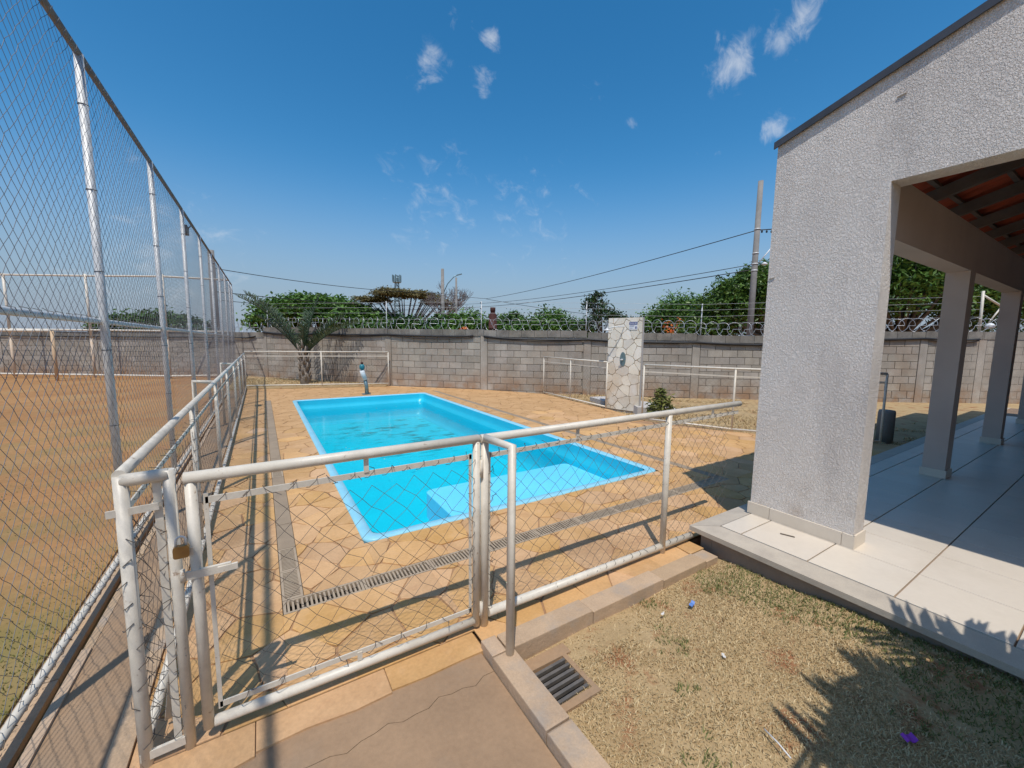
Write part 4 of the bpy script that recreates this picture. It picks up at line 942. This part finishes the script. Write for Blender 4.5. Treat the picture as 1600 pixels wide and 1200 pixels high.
# ------------------------------------------------------------------ plants
def leaves(P, size, nrm_up=.5, aspect=.5, droop=0.):
    """leaf-shaped quads at P"""
    n = len(P); s = size*rng.uniform(.65,1.35,n)[:,None]
    nv = rng.normal(size=(n,3)); nv /= np.linalg.norm(nv,axis=1)[:,None]; nv[:,2] = np.abs(nv[:,2])+nrm_up; nv /= np.linalg.norm(nv,axis=1)[:,None]
    t = rng.normal(size=(n,3)); t[:,2] -= droop; t -= (t*nv).sum(1)[:,None]*nv; t /= np.linalg.norm(t,axis=1)[:,None]; b = np.cross(nv,t)
    V = np.stack([P-t*s*.5, P+b*s*aspect*.5, P+t*s*.5, P-b*s*aspect*.5], 1).reshape(-1,3); F = (np.arange(n)*4)[:,None]+np.array([[0,1,2,3]])
    return V, F
def tree(name, label, base, blobs, n, size, m, trunk_h, tr, bark=None, group=None, cat='tree', sub=.26, flatc=.7, clump=26, blossoms=None, limbs=True, aspect=.55, solid=.68, up=.5, dens=2.6):
    """blobs: (dx,dy,dz,rx,ry,rz). Each blob grows clumps of leaves on and inside its shell."""
    t = empty(name, label, cat, base, group); B = np.array(base); allP = []; allv = []; tot = sum(b[3]*b[4]+b[4]*b[5] for b in blobs); lb = MB(); lb.tube([B, B+[.06*trunk_h,0,trunk_h*.5], B+[0,.03*trunk_h,trunk_h]], [tr,tr*.8,tr*.65], 9)
    tip = B+np.array([0,.03*trunk_h,trunk_h])
    for b in blobs:
        c = B+np.array(b[:3]); R = np.array(b[3:]); k = max(5, int(n*dens*(b[3]*b[4]+b[4]*b[5])/tot/clump)); d = rng.normal(size=(k,3)); d /= np.linalg.norm(d,axis=1)[:,None]; d[:,2] = np.where(d[:,2] < -.35, -d[:,2]*.6, d[:,2])
        cc = c+d*R*rng.uniform(solid,1.03,k)[:,None]
        cv = rng.uniform(.0,1,k)
        for q in range(k):
            m_ = int(clump*rng.uniform(.6,1.4)); p = cc[q]+rng.normal(size=(m_,3))*R.mean()*sub*np.array([1,1,flatc])*rng.uniform(.6,1.2); allP.append(p); allv.append(np.clip(cv[q]*.75+rng.uniform(-.15,.4,m_),0,1))
        if limbs:
            for q in range(0, k, max(1,k//7)):
                e = cc[q]; mid = (tip+e)/2+np.array([0,0,-.12*np.linalg.norm(e-tip)]); lb.tube([tip-[0,0,.1*trunk_h], mid, e], [tr*.45,tr*.25,tr*.08], 6)
    P = np.concatenate(allP); V, F = leaves(P, size, up, aspect, .3)
    np_mesh('crown', V, F, m, t, None, np.concatenate(allv)); lb.build('trunk', bark or BARK, t)
    if blossoms is not None:
        V, F = leaves(np.concatenate([np.array(q)+rng.normal(size=(34,3))*.22 for q in blossoms]), .16, .3, .9); np_mesh('blossoms', V, F, ORANGE, t, None, rng.random(len(F)))
    return t
TG = 'trees beyond the block wall'
GZ = -.3
tree('spreading_tree', 'wide flat-topped bright green tree behind the palm', (6.9,66.4,GZ), [(0,0,5.0,7.5,6,2.6),(-4.6,2.6,3.9,3.9,3.6,2.2),(5.8,-3.8,4.2,5.6,4,2.1),(.3,-.4,6.4,5.2,4.5,1.5),(9.3,-6,3.2,3,3,1.7)], 17000, .55, MIDG, 3, .5, group=TG, flatc=.45, sub=.17, clump=34)
tree('umbrella_tree', 'olive-brown umbrella-shaped tree with pale bare limbs showing below', (18.2,59.3,GZ), [(-1,.6,8.3,3.6,3.2,.8),(-3.9,2.5,7.4,2.8,2.4,.7),(-5.6,3.7,6.4,1.6,1.5,.6),(2.2,-1.4,8.0,3.0,2.6,.8),(4.3,-2.7,7.1,2.4,2.2,.7),(5.3,-3.5,6.3,1.3,1.2,.6)], 9000, .34, OLIVE, 3.2, .45, GREYBARK, TG, flatc=.35, sub=.2, clump=24, solid=.3, dens=1.7)
def bare_tree(label, base, h, spread, seed, group):
    t = empty('bare_tree', label, 'tree', base, group); r = random.Random(seed); A = []; B = []; R = []; big = MB()
    def grow(p, d, L_, rad, lvl):
        q = p+d*L_
        if lvl <= 1: big.tube([p, p.lerp(q,.5)+Vector((r.uniform(-.1,.1),r.uniform(-.1,.1),0))*L_*.3, q], [rad,rad*.85,rad*.7], 7)
        else: A.append(tuple(p)); B.append(tuple(q)); R.append(rad)
        if lvl >= 7: return
        for k in range(2 if lvl in (1,3) else 3):
            dd = (d+Vector((r.uniform(-1,1)*spread,r.uniform(-1,1)*spread,r.uniform(-.25,.75)))).normalized(); grow(q, dd, L_*r.uniform(.62,.86), rad*.62, lvl+1)
    grow(Vector(base), Vector((0,0,1)), h*.27, h*.034, 0)
    big.build('trunk', GREYBARK, t); V, F = sticks(A, B, np.array(R), 3); np_mesh('twigs', V, F, TWIG, t)
TWIG = mat('grey_twigs', (.21,.175,.165), (.16,.13,.125), 5, .9)
bare_tree('leafless grey tree beside the distant lamp pole', (19.1,46.8,GZ), 9.3, 1.1, 5, TG)
tree('round_bush', 'round green bush behind the wall below the leafless tree', (15.2,31.6,GZ), [(0,0,2.4,2.1,1.8,1.7),(1.7,-.9,2.2,1.6,1.5,1.4),(-1.6,1,2.0,1.4,1.3,1.2)], 4200, .3, MIDG, 1.4, .18, group=TG, cat='bush', clump=30, sub=.2)
tree('round_bush', 'green bush just right of the rusty chimney', (26.4,42.4,GZ), [(0,0,3.1,2.3,2,2),(-2.6,1.6,2.6,1.9,1.8,1.7),(2.4,-1.6,2.4,2,1.8,1.6)], 5200, .34, GREEN, 1.6, .2, group=TG, cat='bush', clump=30, sub=.2)
tree('round_bush', 'wide domed green bush left of the dark sparse tree', (24.4,31.9,GZ), [(0,0,2.7,2.3,2,2),(2.0,-1.3,2.3,1.9,1.7,1.6),(-1.9,1.3,2.2,1.8,1.6,1.5)], 5600, .3, MIDG, 1.5, .2, group=TG, cat='bush', clump=30, sub=.2)
tree('round_bush', 'low green bushes behind the umbrella tree limbs', (12.2,38.0,GZ), [(0,0,2.4,2.6,2,1.5),(3.0,-1.6,2.6,2,1.6,1.5),(-3.4,1.8,2.0,2.2,1.6,1.3)], 4200, .34, GREEN, 1.2, .2, group=TG, cat='bush', clump=30, sub=.2)
tree('dark_tree', 'dark sparse-crowned tree left of the stone shower wall', (17.95,18.2,GZ), [(-.35,.4,3.9,.8,.7,.8),(.1,-.1,3.1,1.1,.9,.8),(.9,-.9,2.9,.9,.7,.5),(-.9,.8,2.6,.7,.6,.5),(1.5,-1.4,2.4,.6,.5,.4),(-.3,.2,4.5,.4,.4,.3)], 2600, .17, DEEP, 2.0, .09, group=TG, clump=15, sub=.24, dens=1.5)
tree('mango_tree', 'bright green tree with orange blossoms right of the shower wall', (24.7,17.6,GZ), [(0,0,3.2,2.2,2,1.7),(1.6,-1.5,3.0,1.9,1.7,1.5),(-1.5,1.3,2.5,1.5,1.4,1.3),(3.0,-2.8,2.9,1.6,1.5,1.4)], 9000, .2, MIDG, 1.7, .18, group=TG, clump=26, sub=.19,
     blossoms=[(21.75, 16.36, 2.37), (22.0, 16.2, 2.1), (22.32, 16.01, 2.62), (22.67, 15.79, 2.42), (23.05, 15.55, 2.31), (23.27, 15.41, 2.67), (23.55, 15.24, 2.43), (23.77, 15.1, 2.2), (24.02, 14.94, 2.52), (24.31, 14.76, 2.29), (22.89, 15.65, 2.11), (23.51, 15.27, 2.04)])
tree('mango_tree', 'tall dark mango tree behind the concrete pole', (23.9,11.2,GZ), [(0,0,4.0,2.2,2.0,2.1),(-1.8,1.8,3.3,1.7,1.6,1.6),(1.2,-1.0,4.3,1.8,1.7,1.8),(-.9,.8,5.0,1.2,1.2,1.0),(2.6,-2.0,3.2,1.8,1.8,1.7),(-2.6,2.6,2.2,1.3,1.3,1.2),(-1.3,1.3,4.3,1.5,1.4,1.3)], 14000, .26, MANGO, 2.2, .22, group=TG, clump=18, sub=.17, aspect=.32, up=.2)
tree('mango_tree', 'large leafy mango tree seen through the porch opening', (26.2,6.6,GZ), [(0,0,4.0,2.6,2.2,2.3),(-1.6,1.8,3.6,1.8,1.8,2.0),(2.0,-1.3,4.0,2.2,2.0,2.1),(0,0,5.8,2.0,1.7,1.3),(3.6,-2.4,3.2,2.0,2.0,2.0)], 12000, .27, MANGO, 2.2, .24, group=TG, clump=18, sub=.17, aspect=.32, up=.2)
tree('hazy_tree', 'dull green tree seen through the court mesh over the lower wall', (-13,78.9,GZ), [(0,0,3.2,4.2,3,2.2),(-4.4,2.6,2.8,3.2,3,1.9),(4,-2.4,2.8,3,3,1.8)], 5000, .5, GREEN, 2, .3, group=TG, clump=30, sub=.2)
tree('red_flower_bush', 'small red flowering plant peeking over the wall coping', (6.2,12.5,GZ), [(-.55,-.55,2.1,.12,.12,.12)], 60, .12, ORANGE, 1.9, .03, group=None, cat='plant', clump=12, sub=.4)

def frond(P0, az, L_, rise, droop, nl, ll, w, fold=.5, twist=0., taper=.35, start=.12):
    """arching pinnate leaf: returns leaflet verts/faces and the rachis points"""
    d = np.array([math.cos(az), math.sin(az), 0]); side = np.array([-math.sin(az), math.cos(az), 0]); pts = []
    K = 24
    for k in range(K+1):
        t = k/K; pts.append(np.array(P0)+d*L_*(t*math.cos(rise)+.12*t*t)+np.array([0,0,1])*L_*(t*math.sin(rise)-droop*t**2.2))
    pts = np.array(pts); V = []; F = []
    for k in range(nl):
        t = start+(1-start)*k/(nl-1); x_ = t*K; i = min(int(x_), K-1); p = pts[i]+(pts[i+1]-pts[i])*(x_-i); tg = pts[i+1]-pts[i]; tg /= np.linalg.norm(tg)
        l_ = ll*(1-taper*abs(2*t-.9)**1.6)*rng.uniform(.85,1.1)
        upv = np.cross(tg, side); upv *= -1 if upv[2] < 0 else 1
        for sg_ in (1,-1):
            dr = side*sg_*math.cos(fold)+upv*math.sin(fold)+tg*.6+rng.normal(0,.13,3); dr /= np.linalg.norm(dr); q = p+dr*l_*.55; e = p+dr*l_+np.array([0,0,-.22*l_]); wv_ = tg*w
            n_ = len(V); V += [p-wv_*.5, p+wv_*.5, q+wv_*.6, q-wv_*.6, e]; F += [(n_,n_+1,n_+2,n_+3),(n_+3,n_+2,n_+4,n_+4)]
    return np.array(V), np.array(F), pts
def tri_fix(F): return np.array([f for q in F for f in ([(q[0],q[1],q[2]),(q[0],q[2],q[3])] if q[2] != q[3] else [(q[0],q[1],q[2])])])
def palm(name, label, base, trunk, fr, m, leafm_w=.02, cat='palm'):
    t = empty(name, label, cat, base)
    s = MB(); 
    for q in trunk: s.tube(*q)
    s.build('trunk', PALMB, t)
    for (p, az, L_, rise, droop, nl, ll, fold) in fr:
        V, F, pts = frond(p, az, L_, rise, droop, nl, ll, leafm_w, fold); F = tri_fix(F); o = np_mesh('frond', V, F, m, t, None, rng.random(len(F)))
        r_ = MB(); r_.tube([tuple(x_) for x_ in pts], list(np.linspace(.028,.006,len(pts))), 6); r_.build('frond_stem', m, o)
    return t
B = np.array([1.17,14.55,0.])
tk = [([B+[0,0,-.1], B+[.02,0,.3], B+[0,.02,.6], B+[.0,0,1.0], B+[.02,0,1.25]], [.17,.14,.125,.12,.08], 14)]
for k in range(30):
    a = k*2.4; z = .08+k*.04; rr = .12; p = B+[rr*math.cos(a),rr*math.sin(a),z]; tk.append(([p, p+[.05*math.cos(a),.05*math.sin(a),.14], p+[.085*math.cos(a),.085*math.sin(a),.26]], [.05,.035,.01], 6))
C_ = B+[0,0,1.0]
azL = PI-.56; azR = -.56
palm('triangle_palm', 'young triangle palm with arching fronds by the far railing', tuple(B), tk, [
  (C_+[-.06,.04,0], azL, 3.0, 1.02, .26, 46, .46, .7), (C_+[-.05,.04,.06], azL+.1, 2.7, 1.08, .22, 42, .42, .8), (C_+[-.07,.05,.0], azL-.14, 2.0, .9, .2, 38, .40, .7),
  (C_+[.05,-.03,0], azR, 2.1, .82, .26, 40, .42, .8), (C_+[.04,-.03,.05], azR+.25, 1.8, 1.0, .2, 36, .38, .8), (C_+[.06,-.04,0], azR-.3, 1.7, .75, .2, 42, .34, .9),
  (C_, azR+.1, 1.95, 1.40, .03, 34, .26, .6), (C_, 1.2, 1.7, 1.3, .15, 40, .34, .7), (C_, -1.6, 1.1, 1.2, .15, 36, .30, .8)], PALMG, .027)
# areca palm standing on the lawn just right of the viewpoint; its shadow falls across the lawn
B = np.array([2.12,-1.05,-.02])
tk = [([B+[dx,dy,0], B+[dx*1.5,dy*1.5,.5], B+[dx*2,dy*2,1.0]], [.035,.03,.022], 8) for dx, dy in ((0,0),(.12,.05),(-.1,.1),(.05,-.12),(-.12,-.05),(-.2,.12))]
C_ = B+[-.05,.05,1.05]; ar = random.Random(5)
fr = []
for az, ri in ((1.2,.62),(1.45,.75),(1.7,.6),(1.95,.8),(2.15,.62),(2.4,.75),(2.6,.6),(2.85,.8),(3.1,.65),(1.6,.95),(2.2,1.0),(2.7,1.05),(2.3,.85),(2.5,.95),(2.75,.7),(2.95,.9),(2.05,.95),(1.85,1.05),(2.65,.85),(3.4,.8),(4.,.9),(5,.9),(.5,.9)):
    L_ = min(1.7, (1.0 if az in (1.7,1.45) else .88)/((math.cos(ri)+.12)*max(.3,math.sin(az)))) if math.sin(az) > .25 else 1.4
    if az < 1: L_ = .9
    fr.append((C_+[ar.uniform(-.08,.08),ar.uniform(-.08,.02),ar.uniform(-.1,.2)], az, L_, ri, .40, 40, .36, .25))
palm('areca_palm', 'yellow-green areca palm with only a frond tip showing at the right edge', tuple(B), tk, fr, ARECA, .03)
# shrub right of the shower wall, slabs
tree('small_shrub', 'small yellow-green shrub beside the stone shower wall', (7.0,5.35,-.08), [(0,0,.38,.17,.17,.18),(0,0,.22,.24,.24,.14),(0,0,.54,.09,.09,.14)], 620, .12, SHRUBL, .3, .015, cat='shrub', clump=9, sub=.35, aspect=.3, dens=1.2)
s = empty('concrete_slab', 'pale tilted concrete slab lying behind the shower wall at right', 'slab', (7.1,5.9,-.1))
q = MB(); q.add([(6.75,5.75,-.06),(7.75,5.45,-.06),(7.95,6.0,-.06),(6.95,6.3,-.06),(6.75,5.75,.12),(7.75,5.45,.02),(7.95,6.0,.08),(6.95,6.3,.2)], [(4,5,6,7),(0,4,7,3),(0,1,5,4),(1,2,6,5),(2,3,7,6)]); q.build('slab', PLAST, s)
s = empty('concrete_slab', 'pale concrete slab lying behind the short railing left of shower wall', 'slab', (7.4,7.2,-.1))
q = MB(); q.prism([(7.0,7.0),(7.7,6.8),(7.9,7.5),(7.2,7.7)], -.08, .07); q.build('slab', PLAST, s)

# ------------------------------------------------------------------ poles, wires, far structures
def pole(label, x_, y_, h, r0, r1, rings=(), group='concrete utility poles'):
    t = empty('utility_pole', label, 'utility pole', (x_,y_,GZ), group); s = MB(); s.tube([(x_,y_,GZ),(x_,y_,h)], [r0,r1], 14); s.build('shaft', POLEC, t)
    for z in rings:
        s = MB(); rr = r0+(r1-r0)*(z-GZ)/(h-GZ)+.012; s.tube([(x_,y_,z-.025),(x_,y_,z+.025)], rr, 14); s.build('band', GALV, t)
    return t
p1 = pole('tall concrete utility pole nearest, beside the stucco building', 16.4,8.6,7.62,.125,.09,(5.85,4.95,4.55,4.3))
s = MB(); s.tube([(16.4,8.6,5.82),(17.1,8.14,5.88)], .02, 7); s.build('insulator_arm', BLK, p1)
for k in range(4):
    q = MB(); q.lathe((16.55+.15*k,8.5-.1*k,5.72), [(.01,0),(.035,.02),(.035,.07),(.012,.1)], 8); q.build('insulator', BLK, p1)
q = MB(); q.tube([(16.5,8.5,4.6),(16.95,8.2,5.3)], .022, 7); q.build('lamp_arm', WPLAST, p1)
q = MB(); q.lathe((16.62,8.35,4.55), [(.02,-.06),(.10,-.04),(.11,0),(.03,.06)], 10); q.build('lamp', WPLAST, p1)
pole('pale concrete utility pole in the middle distance by the leafless tree', 16.12,39.45,8.7,.24,.15,(6.1,))
p3 = pole('slim far pole carrying a street lamp arm', 18.55,41.5,8.3,.14,.10)
q = MB(); q.tube([(17.2,42.1,6.4),(17.7,41.9,7.6),(18.3,41.6,8.35),(18.75,41.4,8.6)], .05, 7); q.build('lamp_arm', STEELG, p3)
q = MB(); q.bar((18.6,41.45,8.55),(19.1,41.2,8.7), .22, .1); q.build('lamp_head', STEELG, p3)
pole('brownish pole standing behind the tall mesh fence', -2.3,31.0,6.75,.24,.17,(6.0,))
ch = empty('rusty_chimney', 'rusty red-brown cylinder flue rising above the wall', 'chimney', (9.77,17.5,GZ))
s = MB(); s.lathe((9.77,17.5,GZ), [(.20,0),(.20,2.35),(.23,2.36),(.23,2.42),(.20,2.43),(.20,3.02),(.12,3.14),(.11,3.2),(.13,3.21),(.13,3.4),(.02,3.41)], 16); s.build('flue', RUST, ch)
# lattice tower
lt = empty('lattice_tower', 'distant lattice telecom tower above the umbrella tree', 'tower', (31.8,109.8,GZ))
A = []; Bq = []
def ring(z): w = 1.9-1.2*z/19; return [(31.8+sx_*w/2,109.8+sy_*w/2,z) for sx_, sy_ in ((-1,-1),(1,-1),(1,1),(-1,1))]
zz = np.linspace(GZ,18.4,15)
for a, b in zip(zz[:-1], zz[1:]):
    r0, r1 = ring(a), ring(b)
    for k in range(4): A += [r0[k], r0[k], r1[k]]; Bq += [r1[k], r1[(k+1)%4], r1[(k+1)%4]]
V, F = sticks(A, Bq, .07, 4); np_mesh('lattice', V, F, STEELG, lt)
s = MB(); s.lathe((31.8,109.8,16.6), [(1.1,0),(1.1,.15)], 12); s.build('platform', STEELG, lt)
for a in np.linspace(0,2*PI,7)[:-1]: s = MB(); s.box((31.8+1.1*math.cos(a)-.13,109.8+1.1*math.sin(a)-.13,16.8),(31.8+1.1*math.cos(a)+.13,109.8+1.1*math.sin(a)+.13,18.6)); s.build('antenna', STEELG, lt)
def wire(label, a, b, sag, r, n=16):
    a = Vector(a); b = Vector(b); s = MB(); s.tube([a.lerp(b,k/n)-Vector((0,0,sag*4*(k/n)*(1-k/n))) for k in range(n+1)], r, 5); o = s.build('overhead_wire', CABLE); setp(o, label, 'wire', 'overhead power lines')
wire('overhead wire from the fence end to the pale far pole', (-2.3,31,5.7), (16.12,39.4,6.25), .35, .022)
wire('lower overhead cable behind the fence, left of the pale pole', (-2.3,31,4.3), (16.12,39.4,5.1), .35, .025)
wire('lowest overhead cable behind the fence, left of the pale pole', (-2.3,31,3.8), (16.12,39.4,4.75), .4, .018)
wire('uppermost overhead wire running to the nearest tall pole', (19.93,37.07,5.75), (16.4,8.6,5.82), .25, .018)
wire('overhead wire from the pale pole to the wire junction', (16.12,39.4,6.2), (19.93,37.07,5.75), .05, .02)
wire('second overhead wire running to the nearest tall pole', (18.55,41.5,5.4), (16.4,8.6,4.55), .35, .014)
wire('third overhead wire running to the nearest tall pole', (18.55,41.5,5.0), (16.4,8.6,4.35), .3, .018)
wire('overhead wire falling from the junction behind the dark tree', (19.93,37.07,5.72), (26.5,24.5,3.55), .15, .02)
wire('short overhead wire between the pale pole and lamp pole', (16.12,39.4,5.2), (18.55,41.5,5.3), .05, .02)
wire('overhead wire stub from the nearest pole to the building side', (17.1,8.14,5.9), (24,3.5,6.2), .2, .018)

# ------------------------------------------------------------------ litter on the lawn
def scrap(name, label, cat, x_, y_, z, w, h, a, m):
    s = MB(); c, d = math.cos(a), math.sin(a); n_ = 5; V = []; F = []
    for i in range(n_):
        for j in range(2):
            u_ = (i/(n_-1)-.5)*w; v_ = (j-.5)*h; V.append((x_+u_*c-v_*d, y_+u_*d+v_*c, z+.006*math.sin(i*1.9)+.004*j))
    for i in range(n_-1): F.append((2*i,2*i+2,2*i+3,2*i+1))
    s.add(V, F); n0 = len(V); s.add([(p[0],p[1],p[2]-.002) for p in V], [f[::-1] for f in F]); o = s.build(name, m); setp(o, label, cat)
scrap('candy_wrapper', 'crumpled blue wrapper on the lawn near the porch corner', 'wrapper', 2.07,1.3,float(LZ(2.07,1.3))+.025,.05,.02,.3,PAPER)
scrap('paper_scrap', 'tiny white paper scrap on the dry lawn centre', 'paper', 1.85,.98,float(LZ(1.85,.98))+.022,.02,.014,.9,SCRAPW)
scrap('flower_petal', 'purple flower petal lying on the lawn near the bottom edge', 'petal', 2.03,.36,float(LZ(2.03,.36))+.028,.045,.028,-.5,PURP)
scrap('paper_scrap', 'small white scrap beside the blue wrapper', 'paper', 1.86,1.34,float(LZ(1.86,1.34))+.022,.022,.008,.2,SCRAPW)
s = MB(); s.tube([(1.62,.68,-.018),(1.60,.62,-.012),(1.585,.57,-.018)], .003, 6); o = s.build('white_straw', SCRAPW); setp(o, 'thin white stick lying on the dry lawn', 'stick')
s = MB(); s.bar((3.08,1.30,.154),(3.11,1.22,.154), .008, .006); o = s.build('twig', BARK); setp(o, 'short dark twig lying on the porch tile', 'twig')
